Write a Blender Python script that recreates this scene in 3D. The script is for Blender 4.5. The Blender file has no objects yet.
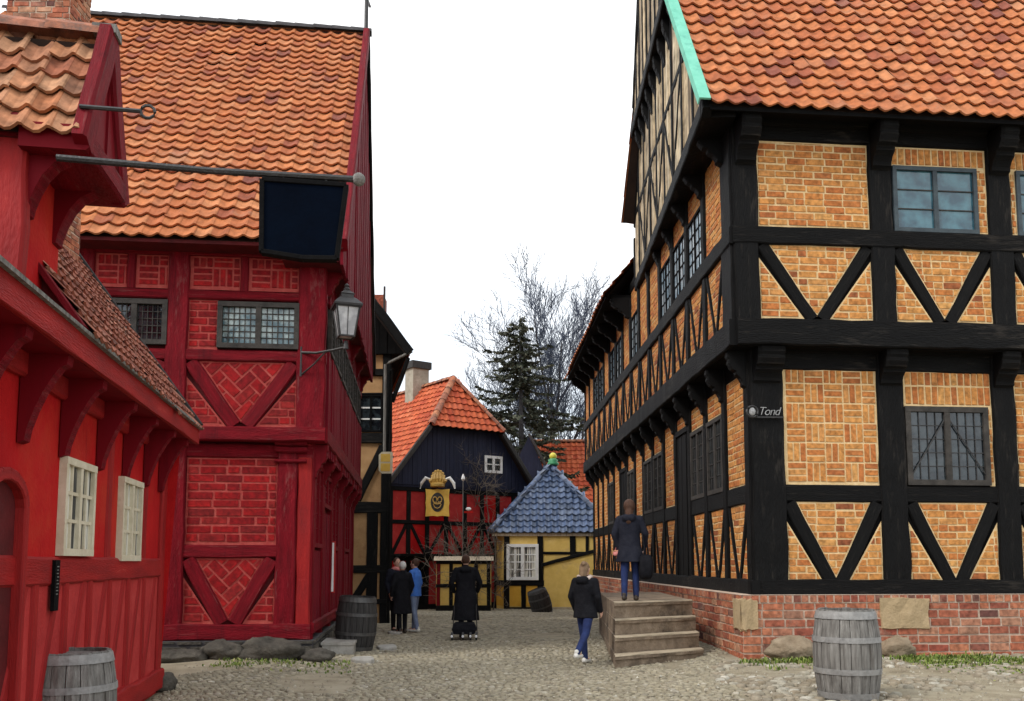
import bpy, math, random
from math import sin, cos, tan, radians, pi, sqrt, hypot, atan2, floor
from mathutils import Vector, noise
R = random.Random(11)
S = bpy.context.scene
COL = S.collection
V = Vector

# ------------------------------------------------------------------ camera
FPX, PITCH, CAMZ, HOR = 900.0, radians(5.5), 1.65, 562.0
PY0 = HOR - FPX * tan(PITCH)
cam = bpy.data.cameras.new('camera')
cam.sensor_width = 36.0
cam.lens = 36.0 * FPX / 1024.0
cam.shift_y = (PY0 - 350.5) / 1024.0
cam.clip_end = 3000
co = bpy.data.objects.new('camera', cam)
COL.objects.link(co)
co.location = (0, 0, CAMZ)
co.rotation_euler = (radians(90) + PITCH, 0, 0)
S.camera = co


def ray(px, py):
    a, b = (px - 512) / FPX, (PY0 - py) / FPX
    return V((a, cos(PITCH) - b * sin(PITCH), sin(PITCH) + b * cos(PITCH)))


def at(px, py, Y):                    # a measured point of the photograph at distance Y
    d = ray(px, py)
    return V((0, 0, CAMZ)) + d * (Y / d.y)


# ------------------------------------------------------------------ ground height
def gz(x, y):
    z = 0.0
    if y > 20: z -= 0.022 * (min(y, 46) - 20)
    z -= 0.11 * math.exp(-((x - 1.2) ** 2 / 3.0 + (y - 15.0) ** 2 / 8.0))
    z += 0.10 * math.exp(-((x + 4.6) ** 2 / 1.6 + (y - 15.5) ** 2 / 9.0))
    z += 0.03 * noise.noise(V((x * .35, y * .35, 3.1)))
    return z


# ------------------------------------------------------------------ mesh builder
def wloc(o):
    v = V((0, 0, 0))
    while o is not None:
        v += o.location
        o = o.parent
    return v


class MB:
    def __init__(self):
        self.v, self.f, self.m, self.uv = [], [], [], []

    def add(self, vs, fs, m=0, uvs=None):
        b = len(self.v)
        self.v.extend([tuple(p) for p in vs])
        for i, f in enumerate(fs):
            self.f.append(tuple(b + k for k in f))
            self.m.append(m)
            self.uv.append(uvs[i] if uvs else None)

    def box(self, P, a0, a1, b0, b1, c0, c1, m=0):
        """P maps (a,b,c) to a point"""
        vs = [P(a, b, c) for c in (c0, c1) for b in (b0, b1) for a in (a0, a1)]
        self.add(vs, [(0, 2, 3, 1), (4, 5, 7, 6), (0, 1, 5, 4), (2, 6, 7, 3), (0, 4, 6, 2), (1, 3, 7, 5)], m)

    def bar(self, p0, p1, w, h, up=(0, 0, 1), m=0, seg=1, jit=0.0):
        p0, p1 = V(p0), V(p1)
        d = (p1 - p0).normalized()
        s = d.cross(V(up)).normalized()
        u = s.cross(d)
        c = min(w, h) * .12
        sec = [(-w/2+c, -h/2), (w/2-c, -h/2), (w/2, -h/2+c), (w/2, h/2-c), (w/2-c, h/2), (-w/2+c, h/2), (-w/2, h/2-c), (-w/2, -h/2+c)]
        self.loft([[p0.lerp(p1, i/seg) + s*(x + R.uniform(-jit, jit)) + u*(y + R.uniform(-jit, jit)) for x, y in sec] for i in range(seg+1)], m)

    def loft(self, rings, m=0, closed=True, caps=True):
        n = len(rings[0])
        vs = [p for r in rings for p in r]
        fs, uvs = [], []
        L = 0.0
        for i in range(len(rings)-1):
            dl = (V(rings[i+1][0]) - V(rings[i][0])).length
            for k in range(n if closed else n-1):
                k2 = (k+1) % n
                fs.append((i*n+k, i*n+k2, (i+1)*n+k2, (i+1)*n+k))
                uvs.append(((L, k*.06), (L, k*.06+.06), (L+dl, k*.06+.06), (L+dl, k*.06)))
            L += dl
        if caps and closed:
            fs.append(tuple(range(n-1, -1, -1))); uvs.append(None)
            fs.append(tuple(range((len(rings)-1)*n, len(rings)*n))); uvs.append(None)
        self.add(vs, fs, m, uvs)

    def tube(self, pts, rad, n=6, m=0):
        rings = []
        for i, p in enumerate(pts):
            p = V(p)
            a, b = V(pts[max(i-1, 0)]), V(pts[min(i+1, len(pts)-1)])
            d = (b-a).normalized()
            s = d.cross(V((0, 0, 1)) if abs(d.z) < .9 else V((1, 0, 0))).normalized()
            u = s.cross(d)
            r = rad[i] if isinstance(rad, (list, tuple)) else rad
            rings.append([p + (s*cos(2*pi*k/n) + u*sin(2*pi*k/n))*r for k in range(n)])
        self.loft(rings, m)

    def lathe(self, c, prof, n=24, m=0, wob=None):
        """prof: list of (r,z) bottom to top, about the vertical through c"""
        c = V(c)
        rings = [[c + V((r*cos(2*pi*k/n)*(wob(k) if wob else 1), r*sin(2*pi*k/n)*(wob(k) if wob else 1), z)) for k in range(n)] for r, z in prof]
        self.loft(rings, m)

    def ball(self, c, r, n=12, k=8, m=0, f=None):
        c = V(c)
        if isinstance(r, (int, float)): r = (r, r, r)
        rings = []
        for i in range(k+1):
            t = -pi/2 + pi*i/k
            t = max(min(t, pi/2-.06), -pi/2+.06)
            ring = []
            for j in range(n):
                a = 2*pi*j/n
                d = V((cos(t)*cos(a), cos(t)*sin(a), sin(t)))
                q = f(d) if f else 1.0
                ring.append(c + V((d.x*r[0], d.y*r[1], d.z*r[2]))*q)
            rings.append(ring)
        self.loft(rings, m)

    def build(self, name, mats, parent=None, smooth=False, loc=None):
        if not isinstance(mats, (list, tuple)): mats = [mats]
        off = wloc(parent) if parent else (V(loc) if loc is not None else V((0, 0, 0)))
        me = bpy.data.meshes.new(name)
        me.from_pydata([(p[0]-off.x, p[1]-off.y, p[2]-off.z) for p in self.v], [], self.f)
        for mt in mats: me.materials.append(mt)
        if len(mats) > 1: me.polygons.foreach_set('material_index', self.m)
        if any(u is not None for u in self.uv):
            l = me.uv_layers.new(name='UVMap')
            flat = []
            for f, u in zip(self.f, self.uv):
                for k in range(len(f)):
                    flat.extend(u[k] if u else (0.0, 0.0))
            l.data.foreach_set('uv', flat)
        if smooth: me.polygons.foreach_set('use_smooth', [True]*len(self.f))
        me.update()
        o = bpy.data.objects.new(name, me)
        COL.objects.link(o)
        if parent: o.parent = parent
        elif loc is not None: o.location = loc
        return o


def tag(o, label=None, cat=None, group=None, kind=None):
    if label: o['label'] = label
    if cat: o['category'] = cat
    if group: o['group'] = group
    if kind: o['kind'] = kind
    return o


def thing(name, label, cat, loc, group=None):
    o = bpy.data.objects.new(name, None)
    COL.objects.link(o)
    o.location = loc
    o.empty_display_size = .2
    return tag(o, label, cat, group)


def copy_tree(o, parent=None):
    c = o.copy()
    COL.objects.link(c)
    if parent: c.parent = parent
    for ch in o.children: copy_tree(ch, c)
    return c


# ------------------------------------------------------------------ materials
def newmat(name):
    m = bpy.data.materials.new(name)
    m.use_nodes = True
    nt = m.node_tree
    return m, nt, nt.nodes, nt.links, nt.nodes['Principled BSDF']


def ramp(N, stops):
    r = N.new('ShaderNodeValToRGB')
    e = r.color_ramp.elements
    while len(e) < len(stops): e.new(.5)
    for x, (p, c) in zip(e, stops):
        x.position = p
        x.color = (*c, 1)
    return r


def surf(name, stops, scale=6.0, rough=.8, bump=.3, bscale=40.0, stretch=(1, 1, 1), spec=.3, uv=False, dirt=None, dscale=1.5, dlo=.55, dhi=.7, bdist=.02, streak=None, slo=.56, shi=.74):
    """noise-driven colour with optional second worn colour in blotches and a fine bump"""
    m, nt, N, L, B = newmat(name)
    tc = N.new('ShaderNodeTexCoord')
    mp = N.new('ShaderNodeMapping')
    mp.inputs['Scale'].default_value = stretch
    L.new(tc.outputs['UV' if uv else 'Object'], mp.inputs['Vector'])
    n1 = N.new('ShaderNodeTexNoise')
    n1.inputs['Scale'].default_value = scale
    n1.inputs['Detail'].default_value = 6
    n1.inputs['Roughness'].default_value = .65
    L.new(mp.outputs[0], n1.inputs['Vector'])
    r = ramp(N, stops)
    L.new(n1.outputs['Fac'], r.inputs[0])
    col = r.outputs[0]
    if dirt:
        n2 = N.new('ShaderNodeTexNoise')
        n2.inputs['Scale'].default_value = dscale
        n2.inputs['Detail'].default_value = 8
        n2.inputs['Roughness'].default_value = .7
        L.new(mp.outputs[0], n2.inputs['Vector'])
        r2 = ramp(N, [(dlo, (0, 0, 0)), (dhi, (1, 1, 1))])
        L.new(n2.outputs['Fac'], r2.inputs[0])
        mx = N.new('ShaderNodeMixRGB')
        L.new(r2.outputs[0], mx.inputs[0])
        L.new(col, mx.inputs[1])
        mx.inputs[2].default_value = (*dirt, 1)
        col = mx.outputs[0]
    if streak:
        m5 = N.new('ShaderNodeMapping')
        m5.inputs['Scale'].default_value = (5, 5, .55)
        L.new(tc.outputs['Object'], m5.inputs['Vector'])
        n5 = N.new('ShaderNodeTexNoise')
        n5.inputs['Scale'].default_value = 1.3
        n5.inputs['Detail'].default_value = 9
        n5.inputs['Roughness'].default_value = .72
        L.new(m5.outputs[0], n5.inputs['Vector'])
        r5 = ramp(N, [(slo, (0, 0, 0)), (shi, (.8, .8, .8))])
        L.new(n5.outputs['Fac'], r5.inputs[0])
        m6 = N.new('ShaderNodeMixRGB')
        L.new(r5.outputs[0], m6.inputs[0])
        L.new(col, m6.inputs[1])
        m6.inputs[2].default_value = (*streak, 1)
        col = m6.outputs[0]
    L.new(col, B.inputs['Base Color'])
    B.inputs['Roughness'].default_value = rough
    B.inputs['Specular IOR Level'].default_value = spec
    if bump:
        n3 = N.new('ShaderNodeTexNoise')
        n3.inputs['Scale'].default_value = bscale
        n3.inputs['Detail'].default_value = 5
        L.new(mp.outputs[0], n3.inputs['Vector'])
        b = N.new('ShaderNodeBump')
        b.inputs['Strength'].default_value = bump
        b.inputs['Distance'].default_value = bdist
        L.new(n3.outputs['Fac'], b.inputs['Height'])
        L.new(b.outputs[0], B.inputs['Normal'])
    return m


def island(name, stops, rough=.85, vscale=14, vamt=.35, bump=.4, spec=.2, moss=None, mlo=.58, mhi=.72, mscale=1.2):
    """one colour per loose piece (brick, tile, stone) out of a ramp, with blotches inside"""
    m, nt, N, L, B = newmat(name)
    g = N.new('ShaderNodeNewGeometry')
    r = ramp(N, stops)
    L.new(g.outputs['Random Per Island'], r.inputs[0])
    tc = N.new('ShaderNodeTexCoord')
    n = N.new('ShaderNodeTexNoise')
    n.inputs['Scale'].default_value = vscale
    n.inputs['Detail'].default_value = 6
    L.new(tc.outputs['Object'], n.inputs['Vector'])
    r2 = ramp(N, [(.3, (1-vamt,)*3), (.7, (1+vamt*.6,)*3)])
    L.new(n.outputs['Fac'], r2.inputs[0])
    mx = N.new('ShaderNodeMixRGB')
    mx.blend_type = 'MULTIPLY'
    mx.inputs[0].default_value = 1
    L.new(r.outputs[0], mx.inputs[1])
    L.new(r2.outputs[0], mx.inputs[2])
    col = mx.outputs[0]
    if moss:
        n4 = N.new('ShaderNodeTexNoise')
        n4.inputs['Scale'].default_value = mscale
        n4.inputs['Detail'].default_value = 9
        n4.inputs['Roughness'].default_value = .75
        L.new(tc.outputs['Object'], n4.inputs['Vector'])
        r4 = ramp(N, [(mlo, (0, 0, 0)), (mhi, (.85,)*3)])
        L.new(n4.outputs['Fac'], r4.inputs[0])
        m2 = N.new('ShaderNodeMixRGB')
        L.new(r4.outputs[0], m2.inputs[0])
        L.new(col, m2.inputs[1])
        m2.inputs[2].default_value = (*moss, 1)
        col = m2.outputs[0]
    L.new(col, B.inputs['Base Color'])
    B.inputs['Roughness'].default_value = rough
    B.inputs['Specular IOR Level'].default_value = spec
    if bump:
        n3 = N.new('ShaderNodeTexNoise')
        n3.inputs['Scale'].default_value = 60
        n3.inputs['Detail'].default_value = 4
        L.new(tc.outputs['Object'], n3.inputs['Vector'])
        b = N.new('ShaderNodeBump')
        b.inputs['Strength'].default_value = bump
        b.inputs['Distance'].default_value = .01
        L.new(n3.outputs['Fac'], b.inputs['Height'])
        L.new(b.outputs[0], B.inputs['Normal'])
    return m


def glass(name, c1, c2, rough=.06, scale=3.0, spec=.8):
    m, nt, N, L, B = newmat(name)
    tc = N.new('ShaderNodeTexCoord')
    n = N.new('ShaderNodeTexNoise')
    n.inputs['Scale'].default_value = scale
    n.inputs['Detail'].default_value = 3
    L.new(tc.outputs['Object'], n.inputs['Vector'])
    r = ramp(N, [(.4, c1), (.62, c2)])
    L.new(n.outputs['Fac'], r.inputs[0])
    L.new(r.outputs[0], B.inputs['Base Color'])
    B.inputs['Roughness'].default_value = rough
    B.inputs['Specular IOR Level'].default_value = spec
    n2 = N.new('ShaderNodeTexNoise')
    n2.inputs['Scale'].default_value = 7
    L.new(tc.outputs['Object'], n2.inputs['Vector'])
    b = N.new('ShaderNodeBump')
    b.inputs['Strength'].default_value = .25
    b.inputs['Distance'].default_value = .02
    L.new(n2.outputs['Fac'], b.inputs['Height'])
    L.new(b.outputs[0], B.inputs['Normal'])
    return m


M = {}
M['black_timber'] = surf('black_timber', [(.34, (.0012, .0012, .0016)), (.60, (.0035, .0032, .0032)), (.74, (.022, .019, .016))], 3.5, .7, .8, 30, (.28, 11, 1), .16, uv=True, dirt=(.062, .052, .043), dscale=2.4, dlo=.55, dhi=.80, bdist=.03)
M['black_flat'] = surf('black_flat', [(.3, (.002, .002, .0025)), (.7, (.006, .0055, .0055))], 5, .85, .3, 30, spec=.1)
M['red_timber'] = surf('red_timber', [(.3, (.09, .0015, .005)), (.6, (.185, .0035, .010)), (.75, (.27, .012, .018))], 3.0, .65, .6, 24, (.5, 12, 1), .12, uv=True, dirt=(.24, .10, .09), dscale=2.6, dlo=.56, dhi=.80, streak=(.045, .003, .006), slo=.54, shi=.74, bdist=.03)
M['red_board'] = surf('red_board', [(.3, (.11, .0025, .010)), (.6, (.20, .005, .015)), (.75, (.29, .014, .026))], 3.0, .7, .5, 20, (6, 6, .5), .12, dirt=(.24, .10, .095), dscale=1.4, dlo=.58, dhi=.8, streak=(.06, .003, .008), slo=.54, shi=.72)
M['red_plaster'] = surf('red_plaster', [(.25, (.31, .005, .007)), (.55, (.42, .009, .010)), (.8, (.49, .016, .014))], 1.6, .8, .35, 28, spec=.12, dirt=(.44, .038, .018), dscale=.7, dlo=.5, dhi=.75, streak=(.20, .006, .008))
M['red_infill'] = surf('red_infill', [(.25, (.30, .014, .014)), (.55, (.41, .026, .024)), (.8, (.48, .055, .046))], 2.6, .8, .4, 30, dirt=(.60, .13, .10), dscale=3.0, dlo=.62, dhi=.80, streak=(.24, .012, .012))
M['red_beam'] = surf('red_beam', [(.25, (.17, .003, .004)), (.55, (.29, .006, .006)), (.8, (.40, .014, .010))], 2.2, .65, .45, 24, (.6, 10, 1), .3, uv=True, dirt=(.55, .16, .12), dscale=2.2, dlo=.66, dhi=.8)
M['red_dark'] = surf('red_dark', [(.3, (.05, .002, .003)), (.7, (.11, .004, .006))], 3, .75, .3, 20)
M['brick_tan'] = island('brick_tan', [(0, (.50, .21, .058)), (.25, (.57, .265, .078)), (.48, (.49, .18, .050)), (.66, (.43, .14, .042)), (.80, (.60, .31, .10)), (.94, (.40, .13, .042)), (1, (.20, .062, .030))], vamt=.45, moss=(.30, .19, .10), mlo=.60, mhi=.80, mscale=1.6)
M['mortar_tan'] = surf('mortar_tan', [(.3, (.60, .41, .19)), (.7, (.74, .56, .32))], 12, .9, .4, 50)
M['brick_red_paint'] = island('brick_red_paint', [(0, (.24, .005, .007)), (.35, (.34, .010, .011)), (.7, (.19, .005, .008)), (.85, (.30, .020, .018)), (1, (.11, .005, .008))], rough=.8, vamt=.45, bump=.6, moss=(.10, .005, .010), mlo=.54, mhi=.74, mscale=1.7)
M['mortar_red'] = surf('mortar_red', [(.3, (.33, .032, .029)), (.7, (.44, .090, .072))], 9, .85, .4, 50)
M['brick_foundation'] = island('brick_foundation', [(0, (.36, .11, .06)), (.3, (.44, .17, .09)), (.55, (.27, .07, .045)), (.75, (.48, .25, .15)), (.9, (.14, .06, .05)), (1, (.42, .13, .07))], vamt=.5, moss=(.40, .30, .22), mlo=.56, mhi=.74, mscale=1.5)
M['mortar_grey'] = surf('mortar_grey', [(.3, (.42, .30, .22)), (.7, (.58, .46, .36))], 9, .9, .5, 40)
M['sandstone'] = surf('sandstone', [(.3, (.30, .22, .12)), (.6, (.42, .31, .18)), (.8, (.48, .38, .25))], 5, .9, .6, 25, dirt=(.2, .14, .08), dscale=2.5)
M['tile'] = island('tile', [(0, (.40, .125, .046)), (.3, (.47, .165, .062)), (.55, (.36, .105, .042)), (.8, (.50, .20, .085)), (.93, (.30, .085, .042)), (1, (.20, .065, .045))], rough=.75, vscale=7, vamt=.32, bump=.3, moss=(.36, .21, .135), mlo=.55, mhi=.78, mscale=1.0)
M['tile_old'] = island('tile_old', [(0, (.38, .14, .06)), (.3, (.44, .20, .10)), (.6, (.27, .085, .045)), (.85, (.46, .24, .13)), (1, (.15, .06, .04))], rough=.8, vscale=9, vamt=.5, bump=.4, moss=(.055, .045, .04), mlo=.60, mhi=.70, mscale=2.4)
M['tile_brown'] = island('tile_brown', [(0, (.27, .085, .055)), (.4, (.34, .125, .080)), (.7, (.21, .062, .042)), (1, (.38, .18, .125))], rough=.85, vscale=9, vamt=.5, moss=(.05, .03, .025), mlo=.55, mhi=.65, mscale=5)
M['tile_orange'] = island('tile_orange', [(0, (.42, .080, .032)), (.4, (.50, .115, .045)), (.75, (.36, .060, .026)), (1, (.54, .155, .070))], rough=.75, vscale=5, vamt=.3)
M['tile_blue'] = island('tile_blue', [(0, (.055, .085, .16)), (.4, (.09, .13, .23)), (.7, (.03, .05, .10)), (1, (.15, .19, .28))], rough=.28, vscale=6, vamt=.4, spec=.6)
M['tile_ridge'] = island('tile_ridge', [(0, (.40, .14, .07)), (.5, (.30, .13, .09)), (1, (.48, .20, .10))], rough=.8, vscale=9, vamt=.4, moss=(.10, .08, .07), mlo=.5, mhi=.65, mscale=3)
M['underlay'] = surf('underlay', [(.3, (.02, .012, .01)), (.7, (.035, .02, .015))], 5, .9, 0)
M['yellow_plaster'] = surf('yellow_plaster', [(.3, (.60, .40, .10)), (.6, (.70, .49, .14)), (.8, (.76, .57, .22))], 2.5, .85, .3, 30, dirt=(.52, .36, .14), dscale=1.2)
M['yellow_deep'] = surf('yellow_deep', [(.3, (.58, .30, .030)), (.7, (.70, .40, .055))], 2.5, .85, .3, 30)
M['buff_plaster'] = surf('buff_plaster', [(.3, (.34, .19, .085)), (.6, (.44, .26, .12)), (.8, (.52, .34, .18))], 3, .9, .4, 30, dirt=(.28, .14, .06), dscale=2)
M['glass_dark'] = glass('glass_dark', (.006, .009, .012), (.03, .04, .045), .08, 4)
M['glass_blue'] = glass('glass_blue', (.012, .055, .085), (.05, .15, .19), .10, 3)
M['glass_pale'] = glass('glass_pale', (.05, .11, .13), (.34, .42, .40), .08, 5)
M['glass_painted_sky'] = glass('glass_painted_sky', (.26, .36, .44), (.52, .58, .62), .06, 2, 1.0)  # sky reflection painted into the pane colour
M['curtain'] = surf('curtain', [(.35, (.03, .03, .028)), (.48, (.06, .06, .055)), (.52, (.62, .60, .52)), (.8, (.72, .70, .62))], 7, .7, .1, 20, (1.6, 1.6, .05))
M['cream_wood'] = surf('cream_wood', [(.3, (.50, .44, .31)), (.7, (.66, .60, .46))], 6, .6, .2, 40, dirt=(.4, .30, .2), dscale=4, dlo=.6, dhi=.75)
M['white_wood'] = surf('white_wood', [(.3, (.68, .68, .66)), (.7, (.80, .80, .77))], 6, .55, .15, 40)
M['grey_wood_frame'] = surf('grey_wood_frame', [(.3, (.018, .016, .014)), (.7, (.06, .052, .045))], 6, .7, .4, 40)
M['blue_grey_frame'] = surf('blue_grey_frame', [(.3, (.03, .04, .05)), (.7, (.06, .08, .09))], 6, .6, .3, 40)
M['copper'] = surf('copper', [(.3, (.15, .46, .34)), (.7, (.22, .56, .43))], 4, .8, .1, 30, spec=.1, dirt=(.12, .36, .28), dscale=3)
M['iron'] = surf('iron', [(.3, (.008, .008, .009)), (.7, (.03, .027, .026))], 10, .5, .3, 50, spec=.5)
M['navy_board'] = surf('navy_board', [(.3, (.0004, .0015, .005)), (.7, (.0008, .0034, .010))], 3, .9, .15, 30, spec=.05)
M['navy_gable'] = surf('navy_gable', [(.3, (.006, .008, .022)), (.6, (.012, .016, .040)), (.78, (.05, .055, .075))], 2.5, .7, .4, 20, (5, 5, .35))
M['weathered'] = surf('weathered', [(.3, (.085, .078, .070)), (.55, (.20, .19, .175)), (.75, (.34, .33, .31))], 3.5, .85, .6, 26, (7, 7, .6), dirt=(.05, .04, .03), dscale=1.2, dlo=.58, dhi=.75)
M['weathered_dark'] = surf('weathered_dark', [(.3, (.018, .017, .016)), (.6, (.045, .042, .04)), (.8, (.09, .085, .08))], 3.5, .8, .5, 26, (7, 7, .6))
M['hoop'] = surf('hoop', [(.3, (.14, .135, .13)), (.6, (.27, .265, .255)), (.8, (.16, .10, .06))], 8, .55, .3, 30, spec=.5)
M['hoop_dark'] = surf('hoop_dark', [(.3, (.03, .03, .03)), (.7, (.08, .075, .07))], 8, .5, .3, 30, spec=.5)
M['pale_board'] = surf('pale_board', [(.3, (.40, .32, .22)), (.55, (.62, .52, .38)), (.78, (.74, .66, .52))], 3, .85, .5, 24, (5, 5, .3), dirt=(.16, .13, .10), dscale=1.4, dlo=.56, dhi=.70)
M['gable_board'] = island('gable_board', [(0, (.60, .47, .30)), (.3, (.44, .33, .20)), (.5, (.66, .55, .38)), (.7, (.20, .14, .09)), (.85, (.52, .40, .25)), (1, (.06, .045, .032))], vscale=3, vamt=.5, moss=(.10, .075, .05), mlo=.5, mhi=.7, mscale=2.5)
M['stone_step'] = surf('stone_step', [(.3, (.13, .095, .065)), (.55, (.24, .18, .125)), (.8, (.36, .29, .21))], 4, .9, .7, 22, dirt=(.06, .045, .032), dscale=1.4, dlo=.52, dhi=.68, bdist=.03)
M['stone_nose'] = surf('stone_nose', [(.3, (.30, .24, .165)), (.7, (.46, .38, .27))], 6, .9, .5, 30)
M['boulder'] = surf('boulder', [(.3, (.030, .027, .022)), (.55, (.075, .066, .053)), (.8, (.14, .125, .10))], 3.2, .9, .8, 18, bdist=.04)
M['boulder_pale'] = surf('boulder_pale', [(.3, (.17, .125, .08)), (.6, (.28, .22, .15)), (.8, (.38, .32, .24))], 3.2, .9, .7, 18, bdist=.04)
M['slab'] = surf('slab', [(.3, (.24, .225, .195)), (.7, (.42, .40, .36))], 5, .85, .5, 30)
M['cobble'] = island('cobble', [(0, (.22, .19, .132)), (.3, (.31, .27, .19)), (.55, (.26, .23, .165)), (.8, (.35, .31, .23)), (.95, (.17, .145, .105)), (1, (.44, .40, .32))], rough=.9, vscale=10, vamt=.35, bump=.5)
M['cobble_pale'] = island('cobble_pale', [(0, (.22, .18, .125)), (.4, (.30, .255, .19)), (.7, (.25, .22, .165)), (.9, (.36, .33, .26)), (1, (.46, .43, .36))], rough=.9, vscale=10, vamt=.35, bump=.5)
M['earth'] = surf('earth', [(.3, (.16, .13, .085)), (.5, (.26, .22, .15)), (.7, (.34, .295, .21))], 2.2, .95, .7, 35, dirt=(.33, .29, .21), dscale=.8, dlo=.45, dhi=.7, bdist=.03)
M['grass'] = island('grass', [(0, (.06, .105, .020)), (.4, (.115, .17, .03)), (.75, (.19, .235, .05)), (1, (.34, .32, .13))], rough=.8, vamt=.2, bump=0)
M['bark'] = surf('bark', [(.3, (.035, .033, .036)), (.7, (.085, .08, .082))], 6, .9, .5, 12)
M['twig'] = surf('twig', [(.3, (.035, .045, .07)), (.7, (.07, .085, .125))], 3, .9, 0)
M['bark_brown'] = surf('bark_brown', [(.3, (.10, .08, .06)), (.7, (.22, .185, .15))], 6, .9, .3, 12)
M['needles'] = island('needles', [(0, (.030, .038, .026)), (.4, (.058, .066, .044)), (.75, (.085, .088, .060)), (1, (.13, .12, .085))], rough=.8, vamt=.3, bump=0)
M['lamp_glass'] = glass('lamp_glass', (.34, .34, .35), (.55, .55, .55), .25, 6, .5)
M['skin'] = surf('skin', [(.3, (.48, .27, .19)), (.7, (.58, .35, .26))], 5, .55, 0)
M['coat_black'] = surf('coat_black', [(.3, (.006, .006, .008)), (.7, (.015, .015, .018))], 6, .85, .5, 30, spec=.08)
M['coat_navy'] = surf('coat_navy', [(.3, (.010, .011, .018)), (.7, (.022, .023, .032))], 6, .85, .5, 30, spec=.08)
M['coat_blue'] = surf('coat_blue', [(.3, (.03, .11, .42)), (.7, (.06, .19, .58))], 4, .7, .4, 20)
M['denim'] = surf('denim', [(.3, (.008, .014, .055)), (.7, (.018, .034, .12))], 6, .85, .3, 60)
M['denim_pale'] = surf('denim_pale', [(.3, (.10, .13, .22)), (.7, (.20, .24, .34))], 6, .85, .3, 60)
M['trouser_black'] = surf('trouser_black', [(.3, (.006, .006, .008)), (.7, (.014, .014, .017))], 6, .85, .3, 40, spec=.08)
M['hair_brown'] = surf('hair_brown', [(.3, (.035, .015, .009)), (.7, (.10, .045, .025))], 3, .6, .6, 40, (8, 8, 1))
M['hair_fair'] = surf('hair_fair', [(.3, (.15, .09, .05)), (.7, (.30, .20, .12))], 3, .6, .6, 40, (8, 8, 1))
M['hair_white'] = surf('hair_white', [(.3, (.55, .53, .50)), (.7, (.75, .73, .70))], 3, .6, .5, 40, (8, 8, 1))
M['scarf'] = surf('scarf', [(.3, (.34, .25, .20)), (.7, (.60, .50, .44))], 14, .9, .6, 40)
M['shoe_white'] = surf('shoe_white', [(.3, (.55, .53, .48)), (.7, (.72, .70, .65))], 8, .6, .1, 40)
M['shoe_dark'] = surf('shoe_dark', [(.3, (.02, .015, .012)), (.7, (.05, .035, .025))], 8, .5, .1, 40)
M['bag_pink'] = surf('bag_pink', [(.3, (.55, .16, .15)), (.7, (.70, .28, .25))], 5, .6, .2, 40)
M['white_paint'] = surf('white_paint', [(.3, (.72, .72, .72)), (.7, (.80, .80, .80))], 5, .5, 0)
M['weathered_white'] = surf('weathered_white', [(.35, (.16, .16, .16)), (.65, (.46, .46, .46))], 9, .6, 0)
M['sign_yellow'] = surf('sign_yellow', [(.3, (.60, .36, .055)), (.7, (.72, .47, .10))], 6, .5, .1, 30)
M['sign_gold'] = surf('sign_gold', [(.3, (.34, .20, .04)), (.7, (.48, .30, .07))], 8, .45, .2, 30, spec=.5)
M['chimney_grey'] = surf('chimney_grey', [(.3, (.24, .21, .16)), (.7, (.40, .36, .29))], 4, .9, .4, 30)
M['ball_yellow'] = surf('ball_yellow', [(.3, (.55, .48, .05)), (.7, (.68, .60, .10))], 5, .4, 0)
M['ball_green'] = surf('ball_green', [(.3, (.05, .26, .12)), (.7, (.09, .34, .17))], 5, .4, 0)


# ------------------------------------------------------------------ facades
class Fac:
    """a wall face: s runs along it, z is up, o is out of it"""
    def __init__(self, org, sd, od):
        self.O = V((org[0], org[1], 0))
        self.s = V((sd[0], sd[1], 0)).normalized()
        self.o = V((od[0], od[1], 0)).normalized()

    def P(self, s, z, o=0.0):
        return self.O + self.s*s + self.o*o + V((0, 0, z))

    def hit(self, px, py, o=0.0):
        d = ray(px, py)
        n = self.s.cross(V((0, 0, 1)))
        q = self.O + self.o*o - V((0, 0, CAMZ))
        t = q.dot(n) / d.dot(n)
        p = V((0, 0, CAMZ)) + d*t
        return (p - self.O).dot(self.s), p.z


def timber(mb, fc, a, b, w, o0, o1, m=0, jit=.008, seg=None):
    """an old chamfered beam on a wall face from a=(s,z) to b=(s,z)"""
    ds, dz = b[0]-a[0], b[1]-a[1]
    l = hypot(ds, dz)
    ns, nz = -dz/l, ds/l
    seg = seg or max(2, int(l/.35))
    c = .022
    rings = []
    for i in range(seg+1):
        t = i/seg
        ww = w*(1+R.uniform(-.035, .035))
        dw = R.uniform(-jit, jit)
        do = R.uniform(-jit, jit)*.7
        ring = []
        for x, o in ((-ww/2, o0), (-ww/2, o1-c), (-ww/2+c, o1), (ww/2-c, o1), (ww/2, o1-c), (ww/2, o0)):
            k = x + dw
            ring.append(fc.P(a[0]+ds*t+ns*k, a[1]+dz*t+nz*k, o + (do if o > o0 else 0)))
        rings.append(ring)
    mb.loft(rings, m)


def timber_part(name, th, mat, fc, a, b, w, o0=-.05, o1=.04, **k):
    mb = MB()
    timber(mb, fc, a, b, w, o0, o1, **k)
    return mb.build(name, mat, th)


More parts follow.
